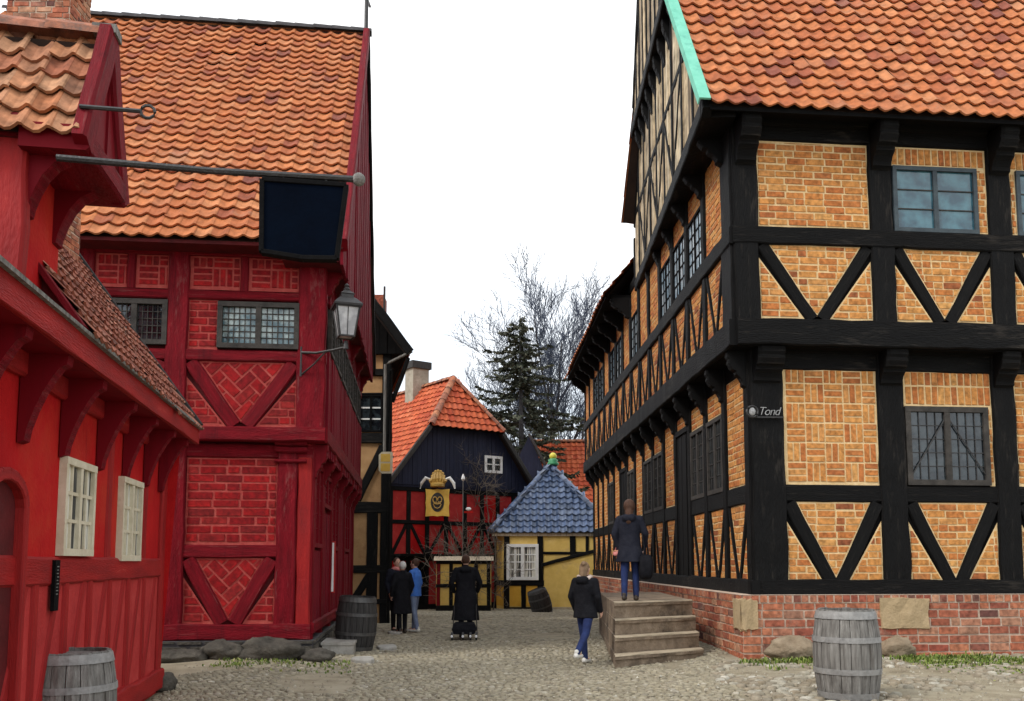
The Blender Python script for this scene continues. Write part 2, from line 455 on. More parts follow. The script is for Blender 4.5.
def clip(poly, cp):
    """clip polygon by convex counter-clockwise polygon"""
    out = poly
    n = len(cp)
    for i in range(n):
        ax, ay = cp[i]; bx, by = cp[(i+1) % n]
        inp, out = out, []
        if not inp: return []
        for j in range(len(inp)):
            p, q = inp[j], inp[(j+1) % len(inp)]
            sp = (bx-ax)*(p[1]-ay)-(by-ay)*(p[0]-ax)
            sq = (bx-ax)*(q[1]-ay)-(by-ay)*(q[0]-ax)
            if sp >= 0: out.append(p)
            if (sp >= 0) != (sq >= 0):
                t = sp/(sp-sq)
                out.append((p[0]+(q[0]-p[0])*t, p[1]+(q[1]-p[1])*t))
    return out


def area(p):
    return .5*sum(p[i][0]*p[(i+1) % len(p)][1]-p[(i+1) % len(p)][0]*p[i][1] for i in range(len(p)))


def ccw(p):
    return list(p) if area(p) > 0 else list(reversed(p))


def inset(p, d):
    p = ccw(p)
    n = len(p)
    out = p
    for i in range(n):
        a, b = p[i], p[(i+1) % n]
        l = hypot(b[0]-a[0], b[1]-a[1])
        if l < 1e-6: continue
        nx, ny = -(b[1]-a[1])/l*d, (b[0]-a[0])/l*d
        # clip by half-plane: a big quad on the inner side
        ux, uy = (b[0]-a[0])/l*60, (b[1]-a[1])/l*60
        q = [(a[0]+nx-ux, a[1]+ny-uy), (a[0]+nx+ux, a[1]+ny+uy)]
        q += [(q[1][0]+nx/d*60, q[1][1]+ny/d*60), (q[0][0]+nx/d*60, q[0][1]+ny/d*60)]
        out = clip(out, q)
        if not out: return []
    return out


def rect(cx, cz, w, h, a=0.0):
    c, s = cos(a), sin(a)
    return [(cx+x*c-y*s, cz+x*s+y*c) for x, y in ((-w/2, -h/2), (w/2, -h/2), (w/2, h/2), (-w/2, h/2))]


def pat_bricks(kind, s0, s1, z0, z1, bw=.36, bh=.13, j=.028):
    """brick rectangles filling a box: running, soldier, herring, diagonal, basket"""
    out = []
    jw = lambda: R.uniform(-.010, .010)
    if kind in ('running', 'mixed'):
        z = z0 + bh/2 + .02
        k = R.randint(0, 3)
        while z < z1+bh:
            s = s0 - (bw/2 if k % 2 else 0) - R.uniform(0, .06)
            while s < s1+bw:
                w = bw if R.random() > .17 else bw*.5
                out.append(rect(s+w/2, z+jw()*.6, w-j+jw(), bh-j*.9+jw(), R.uniform(-.012, .012)))
                s += w
            z += bh
            k += 1
    elif kind == 'soldier':
        s = s0 + bh/2
        while s < s1+bh:
            z = z0 + bw/2
            while z < z1+bw:
                out.append(rect(s+jw()*.6, z, bh-j+jw(), bw-j+jw(), R.uniform(-.02, .02)))
                z += bw
            s += bh
    elif kind == 'basket':
        c = bw*1.0
        n = 0
        z = z0 + .02
        r = 0
        while z < z1:
            s = s0 + .02
            k = r
            while s < s1:
                for i in range(3):
                    t = (i+.5)*c/3
                    if k % 2: out.append(rect(s+t, z+c/2, c/3-j, c-j, R.uniform(-.02, .02)))
                    else: out.append(rect(s+c/2, z+t, c-j, c/3-j, R.uniform(-.02, .02)))
                s += c
                k += 1
            z += c
            r += 1
    elif kind == 'diagonal':
        a = radians(38)
        cx, cz = (s0+s1)/2, (z0+z1)/2
        n = int(max(s1-s0, z1-z0)/bh)+8
        for i in range(-n, n):
            for k in range(-n//2, n//2):
                x, y = (k+(.5 if i % 2 else 0))*bw, i*bh
                out.append(rect(cx+x*cos(a)-y*sin(a), cz+x*sin(a)+y*cos(a), bw-j+jw(), bh-j, a))
    return out


def herring_rects(s0, s1, z0, z1, bw=.27, j=.022):
    """true 2:1 herringbone at 45 degrees"""
    w, h = bw, bw/2.0
    a = radians(45)
    cx, cz = (s0+s1)/2, (z0+z1)/2
    n = int(max(s1-s0, z1-z0)/h)+4
    out = []
    for i in range(-n, n+1):
        for k in range(-n, n+1):
            x, y = i*h + k*2*h, i*h - k*2*h      # lattice of the pattern
            for lx, ly, ww, hh in ((x+h, y+h/2, w-j, h-j), (x+h/2-h, y+h, h-j, w-j)):
                if abs(lx)+abs(ly) > 2.2*max(s1-s0, z1-z0): continue
                out.append(rect(cx+lx*cos(a)-ly*sin(a), cz+lx*sin(a)+ly*cos(a), ww, hh, a))
    return out


def brick_fill(mb, fc, poly, kind, o=0.0, edge=.028, mb_i=0, mm_i=1, bw=.36, bh=.128, thick=.012, j=.028):
    poly = ccw(poly)
    fl = fc.s.cross(V((0, 0, 1))).dot(fc.o) < 0
    def order(seq): return list(reversed(seq)) if fl else list(seq)
    mb.add([fc.P(s, z, o) for s, z in order(poly)], [tuple(range(len(poly)))], mm_i)
    inn = inset(poly, edge)
    if len(inn) < 3: return
    s0, s1 = min(p[0] for p in inn), max(p[0] for p in inn)
    z0, z1 = min(p[1] for p in inn), max(p[1] for p in inn)
    rs = herring_rects(s0, s1, z0, z1, bw, j) if kind == 'herring' else pat_bricks(kind, s0, s1, z0, z1, bw, bh, j)
    for r in rs:
        c = clip(ccw(r), inn)
        if len(c) < 3 or area(c) < .0007: continue
        n = len(c)
        t = thick + R.uniform(-.004, .004)
        cc = order(c)
        mx = sum(p[0] for p in cc)/n; mz = sum(p[1] for p in cc)/n
        top = [fc.P(mx+(s-mx)*.96, mz+(z-mz)*.94, o+t) for s, z in cc]
        bot = [fc.P(s, z, o-.004) for s, z in cc]
        mb.add(top+bot, [tuple(range(n))]+[(i, n+i, n+(i+1) % n, (i+1) % n) for i in range(n)], mb_i)


def plain_fill(mb, fc, poly, o=0.0, m=0):
    poly = ccw(poly)
    if fc.s.cross(V((0, 0, 1))).dot(fc.o) < 0: poly = list(reversed(poly))
    mb.add([fc.P(s, z, o) for s, z in poly], [tuple(range(len(poly)))], m)


def vee(sL, sR, zB, zT, w):
    """geometry of two braces forming a V in a bay: centre lines and the three panels"""
    sm = (sL+sR)/2
    la = ((sL+w*.25, zT-.02), (sm-w*.42, zB+.02))
    lb = ((sR-w*.25, zT-.02), (sm+w*.42, zB+.02))
    dx, dz = la[1][0]-la[0][0], la[1][1]-la[0][1]
    l = hypot(dx, dz)
    hx = (w*.5)*l/abs(dz)
    k = hx*.92
    ctop = (la[0][0]+k, zT), (lb[0][0]-k, zT)
    tip = (sm, zB + .02 + max(0, (k-w*.42))*abs(dz/dx))
    lft = [(sL, zB), (la[1][0]-k, zB), (sL, zT-.02-(k+w*.25)*abs(dz/dx)*.9)]
    rgt = [(sR, zB), (sR, zT-.02-(k+w*.25)*abs(dz/dx)*.9), (lb[1][0]+k, zB)]
    return la, lb, [[ctop[0], tip, ctop[1]], lft, rgt]


def window(th, fc, s0, s1, z0, z1, o, fw, frame_m, glass_m, cas=2, nx=2, ny=3, bar=.018, bar_m=None, fd=.05, diag=False, name='window', label=None):
    mb = MB()
    P = lambda a, b, c: fc.P(a, b, c)
    f0 = o-.03
    mb.box(P, s0, s1, z0, z0+fw, f0, o+fd)
    mb.box(P, s0, s1, z1-fw, z1, f0, o+fd+.002)
    mb.box(P, s0, s0+fw, z0+fw, z1-fw, f0, o+fd-.002)
    mb.box(P, s1-fw, s1, z0+fw, z1-fw, f0, o+fd-.002)
    iw = (s1-s0-2*fw)
    cw = iw/cas
    for c in range(1, cas):
        x = s0+fw+c*cw
        mb.box(P, x-fw*.55, x+fw*.55, z0+fw, z1-fw, f0, o+fd-.004)
    wo = mb.build(name, frame_m, th)
    if label: wo['label'] = label
    g = MB()
    plain_fill(g, fc, [(s0+fw*.6, z0+fw*.6), (s1-fw*.6, z0+fw*.6), (s1-fw*.6, z1-fw*.6), (s0+fw*.6, z1-fw*.6)], o)
    g.build('pane', glass_m, wo)
    b = MB()
    for c in range(cas):
        a0 = s0+fw+c*cw+(fw*.55 if c else 0)
        a1 = s0+fw+(c+1)*cw-(fw*.55 if c < cas-1 else 0)
        for i in range(1, nx):
            x = a0+(a1-a0)*i/nx
            b.box(P, x-bar/2, x+bar/2, z0+fw, z1-fw, o-.01, o+.02)
        for i in range(1, ny):
            z = z0+fw+(z1-z0-2*fw)*i/ny
            b.box(P, a0, a1, z-bar/2, z+bar/2, o-.01, o+.018)
        if diag:
            q = [(a0, z0+fw+.1), (a1, z1-fw-.15)] if c == 0 else [(a0, z1-fw-.15), (a1, z0+fw+.1)]
            b.bar(fc.P(*q[0], o+.03), fc.P(*q[1], o+.03), .02, .015, up=tuple(fc.o))
    if b.v: b.build('glazing_bar', bar_m or frame_m, wo)
    return wo


def console(mb, fc, s, w, ztop, h, d, o=0.0, m=0, kind='scroll'):
    """carved bracket under a jetty: profile in (o,z) extruded along s"""
    if kind == 'scroll':
        pr = [(0, 0), (1, 0), (1.02, -.16), (.93, -.24), (.97, -.34), (.80, -.50), (.62, -.55), (.60, -.64), (.42, -.72), (.30, -.84), (.30, -.93), (.12, -1), (0, -1)]
    else:
        pr = [(0, 0), (1, 0), (1, -.12), (.88, -.17), (.60, -.28), (.40, -.45), (.26, -.65), (.16, -.85), (.13, -.97), (0, -1)]
    c = .15*w
    rings = []
    for x, sc in ((-w/2, .94), (-w/2+c, 1), (w/2-c, 1), (w/2, .94)):
        rings.append([fc.P(s+x, ztop+z*h, o-.02+(q*d*(sc if q > .05 else 1))) for q, z in pr])
    mb.loft(rings, m)


# ------------------------------------------------------------------ tiled roofs
def tiles(mb, P0, U, Sv, N, width, length, tw=.28, tl=.32, inside=None, amp=.032, m=0, wob=.006, half=False):
    P0, U, Sv, N = V(P0), V(U).normalized(), V(Sv).normalized(), V(N).normalized()
    nu, ns = int(round(width/tw)), int(round(length/tl))
    tw, tl = width/nu, length/ns
    lk = min(1.0, tl/.30)
    prof = [(0.0, .55), (.16, .0), (.36, -.6), (.56, -.55), (.74, .15), (.88, .95), (1.0, .8), (1.06, .35)]
    n = len(prof)
    for r in range(ns):
        sag = 0
        for c in range(nu):
            uc, sc = (c+.5)*tw, (r+.5)*tl
            if inside and not inside(uc, sc): continue
            du, ds, dh = R.uniform(-wob, wob), R.uniform(-wob, wob)*1.6, R.uniform(-wob, wob)*.6
            rot = R.uniform(-.012, .012)
            if R.random() < .025: ds -= R.uniform(.03, .08); rot += R.uniform(-.06, .06)
            rows = []
            for b, lift in ((-.03, .064), (-.03, .030), (tl+.03, 0.0)):
                row = []
                for a, h in prof:
                    x = c*tw + a*tw*1.0 + du + rot*b
                    y = r*tl + b + ds + (rot*a*tw) + (-.018*(1-abs(2*min(a, .74)/.74-1)) if b < 0 else 0)
                    z = h*amp + lift*lk + dh + .05*noise.noise(V((x*.42, y*.42, nu*.37)))
                    row.append(P0 + U*x + Sv*y + N*z)
                rows.append(row)
            vs = rows[1] + rows[0] + rows[0] + rows[2]
            fs = [(i, i+1, n+i+1, n+i) for i in range(n-1)] + [(2*n+i, 2*n+i+1, 3*n+i+1, 3*n+i) for i in range(n-1)]
            # lip and face share the island through welded front vertices
            vs = rows[1] + rows[0] + rows[2]
            fs = [(i, i+1, n+i+1, n+i) for i in range(n-1)] + [(n+i, n+i+1, 2*n+i+1, 2*n+i) for i in range(n-1)]
            mb.add(vs, fs, m)


def roof_slope(name, th, mat, P0, U, Sv, width, length, tw=.28, tl=.32, inside=None, poly=None, amp=.032, N=None):
    U, Sv = V(U).normalized(), V(Sv).normalized()
    N = U.cross(Sv)
    if N.z < 0: N = -N
    mb = MB()
    tiles(mb, P0, U, Sv, N, width, length, tw, tl, inside, amp)
    q = poly or [(0, 0), (width, 0), (width, length), (0, length)]
    mb.add([V(P0)+U*a+Sv*b-N*.055 for a, b in q], [tuple(range(len(q)))], 1)
    mb.add([V(P0)+U*a+Sv*b-N*.10 for a, b in q], [tuple(range(len(q)))], 1)
    o = mb.build(name, [mat, M['underlay']], th)
    return o


def ridge_row(mb, a, b, r=.11, step=.36, m=0):
    a, b = V(a), V(b)
    n = max(1, int((b-a).length/step))
    d = (b-a).normalized()
    s = d.cross(V((0, 0, 1))).normalized()
    u = s.cross(d)
    for i in range(n):
        p, q = a.lerp(b, i/n)-d*.02, a.lerp(b, (i+1)/n)+d*.03
        rr = r*R.uniform(.93, 1.06)
        sec = [(cos(t), sin(t)) for t in [pi*k/6 for k in range(7)]]
        mb.loft([[p+s*x*rr*1.06+u*(y*rr*1.06-.02) for x, y in sec], [q+s*x*rr*.92+u*(y*rr*.92-.02) for x, y in sec]], m, closed=False)


def boards(mb, fc, poly, o, w=.2, thick=.03, m=0, gap=.012):
    """vertical boarding clipped to a convex polygon"""
    poly = ccw(poly)
    fl = fc.s.cross(V((0, 0, 1))).dot(fc.o) < 0
    s0, s1 = min(p[0] for p in poly), max(p[0] for p in poly)
    z0, z1 = min(p[1] for p in poly), max(p[1] for p in poly)
    s = s0
    while s < s1:
        ww = w*R.uniform(.8, 1.25)
        a, b = s+gap/2, min(s+ww-gap/2, s1)
        if b-a < .02: break
        c = clip([(a, z0-1), (b, z0-1), (b, z1+1), (a, z1+1)], poly)
        if len(c) >= 3:
            cc = list(reversed(c)) if fl else c
            n = len(cc)
            t = o+thick*R.uniform(.5, 1.2)
            mb.add([fc.P(x, z, t) for x, z in cc]+[fc.P(x, z, o-.02) for x, z in cc], [tuple(range(n))]+[(i, n+i, n+(i+1) % n, (i+1) % n) for i in range(n)], m)
        s += ww


# ================================================================== the yellow brick merchant's house
def brick_panel(th, fc, polys, kind, o, bm='brick_tan', mm='mortar_tan', **k):
    mb = MB()
    for i, p in enumerate(polys):
        brick_fill(mb, fc, p, kind if isinstance(kind, str) else kind[i % len(kind)], o, **k)
    return mb.build('brick_panel', [M[bm], M[mm]], th)


def merchant_house():
    K = at(757, 640, 16.0); K.z = 0
    th = thing('timbered_house', 'large black timbered house with yellow brick panels, two jettied storeys and an orange tiled roof', 'house', (K.x, K.y, 0))
    a5 = radians(5.5)
    fr = Fac(K, (cos(a5), sin(a5)), (sin(a5), -cos(a5)))
    sd = Fac(K, (-29/904, 1), (-1, -.032))
    BT, BF = M['black_timber'], M['black_flat']
    J = .34
    z = lambda py, o=0.0: fr.hit(830, py, o)[1]
    zf, zs = z(597), z(583)
    zr0, zr1, zp, zh = z(502), z(485), z(369), z(347)
    zj0, zj1 = z(346, J), z(321, J)
    yr0, yr1, yp = z(246, J), z(230, J), z(144, J)
    yt = z(112, J)
    ye = z(109, J+.6)
    LF, LS = 11.2, 23.0
    Q = lambda a, b, c: V((K.x, K.y, 0)) + fr.s*a + sd.s*b + V((0, 0, c))
    w = MB()
    w.box(Q, .03, LF, .03, LS, .2, zj0)
    w.box(Q, .03-J, LF, .03-J, LS, zj0+.02, ye+.1)
    w.build('wall', BF, th)
    # ---- foundation: brick with sandstone quoins
    fb = MB()
    fo = .30
    fk = Fac(Q(-fo*1.0, -.18, 0), fr.s, fr.o)
    fs_ = Fac(Q(-fo, -.18, 0), sd.s, sd.o)
    gb = -.25
    brick_fill(fb, fk, [(.0, gb), (LF+fo, gb), (LF+fo, zf-.10), (.0, zf-.10)], 'running', 0, .004, bw=.38, bh=.148, thick=.016, j=.030)
    brick_fill(fb, fk, [(.0, zf-.10), (LF+fo, zf-.10), (LF+fo, zf+.04), (.0, zf+.04)], 'soldier', .012, .003, bw=.17, bh=.15, thick=.014, j=.028)
    brick_fill(fb, fs_, [(0, gb), (LS, gb), (LS, zf-.10), (0, zf-.10)], 'running', 0, .004, bw=.38, bh=.148, thick=.016, j=.030)
    brick_fill(fb, fs_, [(0, zf-.10), (LS, zf-.10), (LS, zf+.04), (0, zf+.04)], 'soldier', .012, .003, bw=.17, bh=.15, thick=.014, j=.028)
    fb.add([Q(-fo-.02, -.20, zf+.045), Q(LF, -.20, zf+.045), Q(LF, .2, zf+.06), Q(.2, .2, zf+.06), Q(.2, LS, zf+.06), Q(-fo-.02, LS, zf+.045)], [(0, 1, 2, 3), (0, 3, 4, 5)], 1)
    fd = fb.build('foundation', [M['brick_foundation'], M['mortar_grey']], th)
    def quoin(s0, s1, z0, z1, fc=fk, dep=.05):
        q = MB()
        n = 5
        rings = []
        for i in range(n+1):
            s = s0+(s1-s0)*i/n
            e = lambda: R.uniform(-.02, .02)
            cz = .03
            rings.append([fc.P(s, z0+e(), -.05), fc.P(s+e(), z0+cz+e(), dep+e()*.5), fc.P(s+e(), (z0+z1)/2+e(), dep+e()*.7), fc.P(s+e(), z1-cz+e(), dep+e()*.5), fc.P(s, z1+e(), -.05)])
        q.loft(rings)
        q.build('quoin_stone', M['sandstone'], fd)
    zz = lambda py: fk.hit(760, py)[1]
    quoin(-.04, .24, zz(631), zz(598), fk, .05)
    quoin(-.04, .42, zz(631), zz(598), fs_, .05)
    a0, a1 = fk.hit(880, 615)[0], fk.hit(928, 615)[0]
    quoin(a0, a1, zz(631), zz(597), fk, .045)
    # ---- front
    def bays(pxs, py, o, n, pitch):
        e = [(fr.hit(a, py, o)[0], fr.hit(b, py, o)[0]) for a, b in pxs]
        while len(e) < n:
            e.append((e[-1][0]+pitch, e[-1][1]+pitch))
        return e
    pg = bays([(757, 784), (878, 905), (993, 1016)], 440, 0, 6, 2.12)
    pu = bays([(731, 757), (868, 891), (986, 1009)], 190, J, 6, 2.09)
    pg[0] = (-.03, pg[0][1])
    pu[0] = (-J-.03, pu[0][1])
    tp = lambda nm, fc, a, b, ww, o0, o1, mt=BT, **k: timber_part(nm, th, mt, fc, a, b, ww, o0, o1, **k)
    s_end = LF
    tp('beam', fr, (-.12, (zf+zs)/2+.03), (s_end, (zf+zs)/2+.03), zs-zf+.06, -.05, .075, jit=.012)
    tp('beam', fr, (-.02, (zp+zh)/2+.02), (s_end, (zp+zh)/2+.02), zh-zp+.10, -.05, .03)
    tp('beam', fr, (-J-.02, (zj0+zj1)/2), (s_end, (zj0+zj1)/2), zj1-zj0+.02, J-.1, J+.085, jit=.012)
    tp('beam', fr, (-J-.06, (yr0+yr1)/2), (s_end, (yr0+yr1)/2), yr1-yr0+.02, J-.05, J+.07, jit=.010)
    tp('beam', fr, (-J-.02, (yp+yt)/2+.06), (s_end, (yp+yt)/2+.06), yt-yp+.10, J-.05, J+.04)
    for i, (a, b) in enumerate(pg):
        tp('post', fr, ((a+b)/2, zs-.02), ((a+b)/2, zh), b-a, -.05, .05, jit=.012)
    for i, (a, b) in enumerate(pu):
        tp('post', fr, ((a+b)/2, zj1-.02), ((a+b)/2, yt), b-a, J-.05, J+.05, jit=.012)
    sof = MB()
    sof.box(Q, -J, LF, -J, -.02, zj0-.03, zj0+.02)
    sof.box(Q, -J, 0, -.02, LS, zj0-.03, zj0+.02)
    sof.build('jetty_soffit', BF, th)
    for e, zt, o, h, d in ((pg, zj0-.02, .02, .62, J+.02), (pu, ye-.05, J+.02, .78, .48)):
        for a, b in e:
            cb = MB()
            console(cb, fr, (a+b)/2, (b-a)*.8, zt, h, d, o)
            cb.build('bracket', BT, th)
    # frieze boards between the brackets
    for i in range(5):
        for (e, za, zb, o) in ((pg, zh-.05, zj0-.05, .1), (pu, yt-.1, ye-.12, J+.16)):
            lat = MB()
            timber(lat, fr, (e[i][1]+.02, (za+zb)/2), (e[i+1][0]-.02, (za+zb)/2), abs(zb-za)*.7+.03, o-.14, o)
            lat.build('frieze_board', BT, th)
    for i in range(5):
        g0, g1 = pg[i][1], pg[i+1][0]
        u0, u1 = pu[i][1], pu[i+1][0]
        tp('beam', fr, (g0-.02, (zr0+zr1)/2), (g1+.02, (zr0+zr1)/2), zr1-zr0, -.05, .035)
        for (s0, s1, zb, zt, o) in ((g0, g1, zs, zr0, 0), (u0, u1, zj1, yr0, J)):
            bw = .235 if o == 0 else .22
            la, lb, pol = vee(s0, s1, zb, zt, bw)
            brick_panel(th, fr, pol, 'running', o)
            for l in (la, lb):
                tp('brace', fr, *l, bw, o-.05, o+.032)
        # upper half of each bay
        if i in (1, 3):
            wz0, wz1 = fr.hit(940, 489)[1], fr.hit(940, 407)[1]
            ws1 = g1-.10
            brick_panel(th, fr, [[(g0, wz1), (g1, wz1), (g1, zp), (g0, zp)]], 'soldier', 0)
            brick_panel(th, fr, [[(ws1, zr1), (g1, zr1), (g1, wz1), (ws1, wz1)]], 'running', 0.002, bw=.14)
            window(th, fr, g0+.005, ws1, zr1+.01, wz1, .005, .10, M['grey_wood_frame'], M['glass_dark'], 2, 4, 5, .014, M['iron'], .05, diag=True, label='small leaded casement window in dark wooden frame')
        else:
            brick_panel(th, fr, [[(g0, zr1), (g1, zr1), (g1, zp), (g0, zp)]], 'basket' if i == 0 else 'running', 0)
        if i in (1, 2, 4):
            wz1 = fr.hit(930, 168, J)[1]
            d0 = .02 if i == 1 else .12
            ws1 = u1-.20
            brick_panel(th, fr, [[(u0, wz1), (u1, wz1), (u1, yp), (u0, yp)]], 'soldier', J)
            brick_panel(th, fr, [[(ws1, yr1), (u1, yr1), (u1, wz1), (ws1, wz1)]], 'running', J+.002, bw=.17)
            if d0 > .05: brick_panel(th, fr, [[(u0, yr1), (u0+d0, yr1), (u0+d0, wz1), (u0, wz1)]], 'running', J+.002, bw=.14)
            window(th, fr, u0+d0, ws1, yr1+.01, wz1, J+.005, .075, M['blue_grey_frame'], M['glass_blue'], 2, 1, 3, .02, M['grey_wood_frame'], .05, label='window with bluish panes')
        else:
            brick_panel(th, fr, [[(u0, yr1), (u1, yr1), (u1, yp), (u0, yp)]], 'running', J)
    # ---- street side
    n = 15
    pit = (LS-.35)/n
    ps = [(.0 if i == 0 else .18+i*pit-.125, .30 if i == 0 else .18+i*pit+.125) for i in range(n+1)]
    for fc_o, zz0, zz1 in ((0, zs-.02, zj0), (J, zj1-.02, ye)):
        for i, (a, b) in enumerate(ps):
            aa = a-J if (i == 0 and fc_o) else a
            tp('post', sd, ((aa+b)/2, zz0), ((aa+b)/2, zz1), b-aa, fc_o-.05, fc_o+.06, jit=.012)
    tp('beam', sd, (-.1, (zf+zs)/2+.03), (LS, (zf+zs)/2+.03), zs-zf+.06, -.05, .10, jit=.012)
    tp('beam', sd, (-J, (zj0+zj1)/2), (LS, (zj0+zj1)/2), zj1-zj0+.02, J-.1, J+.11, jit=.012)
    tp('beam', sd, (-J-.05, (yr0+yr1)/2), (LS, (yr0+yr1)/2), yr1-yr0+.02, J-.05, J+.09, jit=.010)
    tp('beam', sd, (0, (zp+zh)/2+.05), (LS, (zp+zh)/2+.05), zh-zp+.14, -.05, .03)
    tp('beam', sd, (-J, yt+.05), (LS, yt+.05), .3, J-.05, J+.04)
    lowwin, lowdoor = (1, 2, 5, 6, 8, 11), (3, 9)
    upwin = (1, 2, 3, 6, 8, 9, 11, 12)
    for i in range(n):
        s0, s1 = ps[i][1], ps[i+1][0]
        # ground floor
        if i in lowdoor:
            d = MB()
            P = sd.P
            boards(d, sd, [(s0, zs), (s1, zs), (s1, zp-.45), (s0, zp-.45)], .0, .2, .03)
            d.box(P, s0, s1, zp-.45, zp-.33, -.02, .07)
            d.build('door', BT, th)
            brick_panel(th, sd, [[(s0, zp-.33), (s1, zp-.33), (s1, zp), (s0, zp)]], 'running', 0)
        else:
            tp('beam', sd, (s0-.02, (zr0+zr1)/2), (s1+.02, (zr0+zr1)/2), zr1-zr0+.04, -.05, .045)
            la, lb, pol = vee(s0, s1, zs, zr0, .13)
            brick_panel(th, sd, pol, 'running', 0)
            for l in (la, lb): tp('brace', sd, *l, .13, -.05, .035)
            if i in lowwin:
                wz = zp-.55
                brick_panel(th, sd, [[(s0, wz), (s1, wz), (s1, zp), (s0, zp)]], 'running', 0)
                window(th, sd, s0, s1, zr1+.02, wz, .005, .09, M['grey_wood_frame'], M['glass_dark'], 2, 3, 5, .02, M['weathered_dark'], .05, label='tall leaded window on the street side')
            else:
                brick_panel(th, sd, [[(s0, zr1), (s1, zr1), (s1, zp), (s0, zp)]], 'running', 0)
        # upper floor
        t0 = s0-J+.04 if i == 0 else s0
        la, lb, pol = vee(s0, s1, zj1, yr0, .12)
        brick_panel(th, sd, pol, 'running', J)
        for l in (la, lb): tp('brace', sd, *l, .12, J-.05, J+.035)
        if i in upwin:
            wz = yr1+(yp-yr1)*.80
            brick_panel(th, sd, [[(s0, wz), (s1, wz), (s1, yt), (s0, yt)]], 'running', J)
            window(th, sd, s0, s1, yr1+.02, wz, J+.005, .055, M['black_flat'], M['glass_painted_sky'], 2, 2, 4, .022, BF, .04, label='bright latticed window on the upper street side')
        else:
            brick_panel(th, sd, [[(s0, yr1), (s1, yr1), (s1, yt), (s0, yt)]], 'running', J)
    gw = 10.7                                        # depth of the gabled front wing
    G1, G2 = .90, 1.10
    gs = Fac(sd.P(0, 0, 0), sd.s*10.7-sd.o*.58, sd.o)
    gs.o = V((-gs.s.y, gs.s.x, 0))
    for i, (a, b) in enumerate(ps):
        c = (a+b)/2
        for zt, o, h, d in ((zj0-.02, .03, .68, J+.04), (ye+.02, J+.03, .62, (G1-J-.04-.054*c) if c < gw else .62)):
            cb = MB()
            console(cb, sd, c, .19, zt, h, d, o)
            cb.build('bracket', BT, th)
    # gable over the front wing, jettied twice
    pch = radians(58)
    eo = J+.58                                       # eave overhang of the front slope
    half = (gw+eo)/2
    zr = ye+half*tan(pch)
    sA, sB = -eo, gw
    sm = (sA+sB)/2
    roofz = lambda s: ye+(half-abs(s-sm))*tan(pch)
    z2 = ye+4.05
    d2 = (z2-ye)/tan(pch)
    cut = 1.9
    dc = cut/tan(pch)
    lo = [(sA+.25, ye), (sB-dc, ye), (sB-dc, ye+cut), (sB-d2, z2), (sA+d2, z2)]
    up = [(sA+d2, z2), (sB-d2, z2), (sm, zr)]
    gb = MB()
    boards(gb, gs, lo, G1-.03, .17, .035)
    boards(gb, gs, up, G2-.03, .17, .035)
    gb.build('gable_boards', M['gable_board'], th)
    core = MB()
    for pl, o in ((lo, G1), (up, G2)):
        pts = [gs.P(s, zz_, o-.05) for s, zz_ in pl]+[gs.P(s, zz_, -.5) for s, zz_ in pl]
        k = len(pl)
        core.add(pts, [tuple(range(k-1, -1, -1)), tuple(range(k, 2*k))]+[(i, (i+1) % k, k+(i+1) % k, k+i) for i in range(k)])
    core.build('gable_core', BF, th)
    tp('beam', gs, (sA+.1, ye+.02), (sB-dc, ye+.02), .30, J, G1+.05, jit=.012)
    tp('beam', gs, (sA+d2-.1, z2), (sB-d2+.1, z2), .30, G1-.1, G2+.05, jit=.012)
    tp('beam', gs, (sA+d2*.52, ye+2.1), (sB-d2*.52, ye+2.1), .17, G1-.05, G1+.03)
    for k in range(9):
        s = sA+d2*.4+(sB-sA-d2*.8)*k/8
        if roofz(s) > ye+.6: tp('gable_stud', gs, (s, ye+.1), (s, min(z2, roofz(s)-.1)), .15, G1-.05, G1+.035)
        if k < 8:
            s2 = s+(sB-sA-d2*.8)/8
            if roofz(s) > ye+2.3 and roofz(s2) > ye+2.3: tp('gable_brace', gs, (s, ye+2.1) if k % 2 else (s2, ye+2.1), (s2, ye+.15) if k % 2 else (s, ye+.15), .12, G1-.05, G1+.03)
        s = sA+d2+(sB-sA-2*d2)*(k+.5)/9
        tp('gable_stud', gs, (s, z2+.1), (s, roofz(s)-.1), .13, G2-.05, G2+.035)
        cb = MB()
        console(cb, gs, s, .2, z2-.1, .7, G2-G1, G1)
        cb.build('bracket', BT, th)
    # rakes
    for a, b in (((sA, ye), (sm, zr)), ((sB, ye), (sm, zr))):
        for o, t0, t1 in ((G1, 0 if a[0] < 0 else cut/(zr-ye), .47), (G2, .40 if a[0] < 0 else .50, 1)):
            p = (a[0]+(b[0]-a[0])*t0, a[1]+(b[1]-a[1])*t0-.1)
            q = (a[0]+(b[0]-a[0])*t1, a[1]+(b[1]-a[1])*t1-.1)
            tp('bargeboard', gs, p, q, .20, o-.12, o+.05)
    # front roof slope
    upv = -fr.o*cos(pch)+V((0, 0, 1))*sin(pch)
    slen = half/cos(pch)
    vs0 = -G1-.03
    P0 = fr.P(vs0, ye+.02, eo)
    roof_slope('roof', th, M['tile'], P0, fr.s, upv, LF-vs0+.3, slen, .30, .355, amp=.036)
    bkv = fr.o*cos(pch)+V((0, 0, 1))*sin(pch)
    vs1 = -.16
    P1 = fr.P(vs1, ye+.02, eo-2*half)+bkv*(cut/sin(pch))
    roof_slope('roof', th, M['tile'], P1+fr.s*(LF-vs1+.3), -fr.s, bkv, LF-vs1+.3, slen-cut/sin(pch), .6, .70)
    rr = MB()
    ridge_row(rr, fr.P(vs0, zr+.05, eo-half), fr.P(LF+.2, zr+.05, eo-half), .15, .4)
    rr.build('ridge_tiles', M['tile_ridge'], th)
    cf = MB()
    nn = upv.cross(fr.s)
    if nn.z < 0: nn = -nn
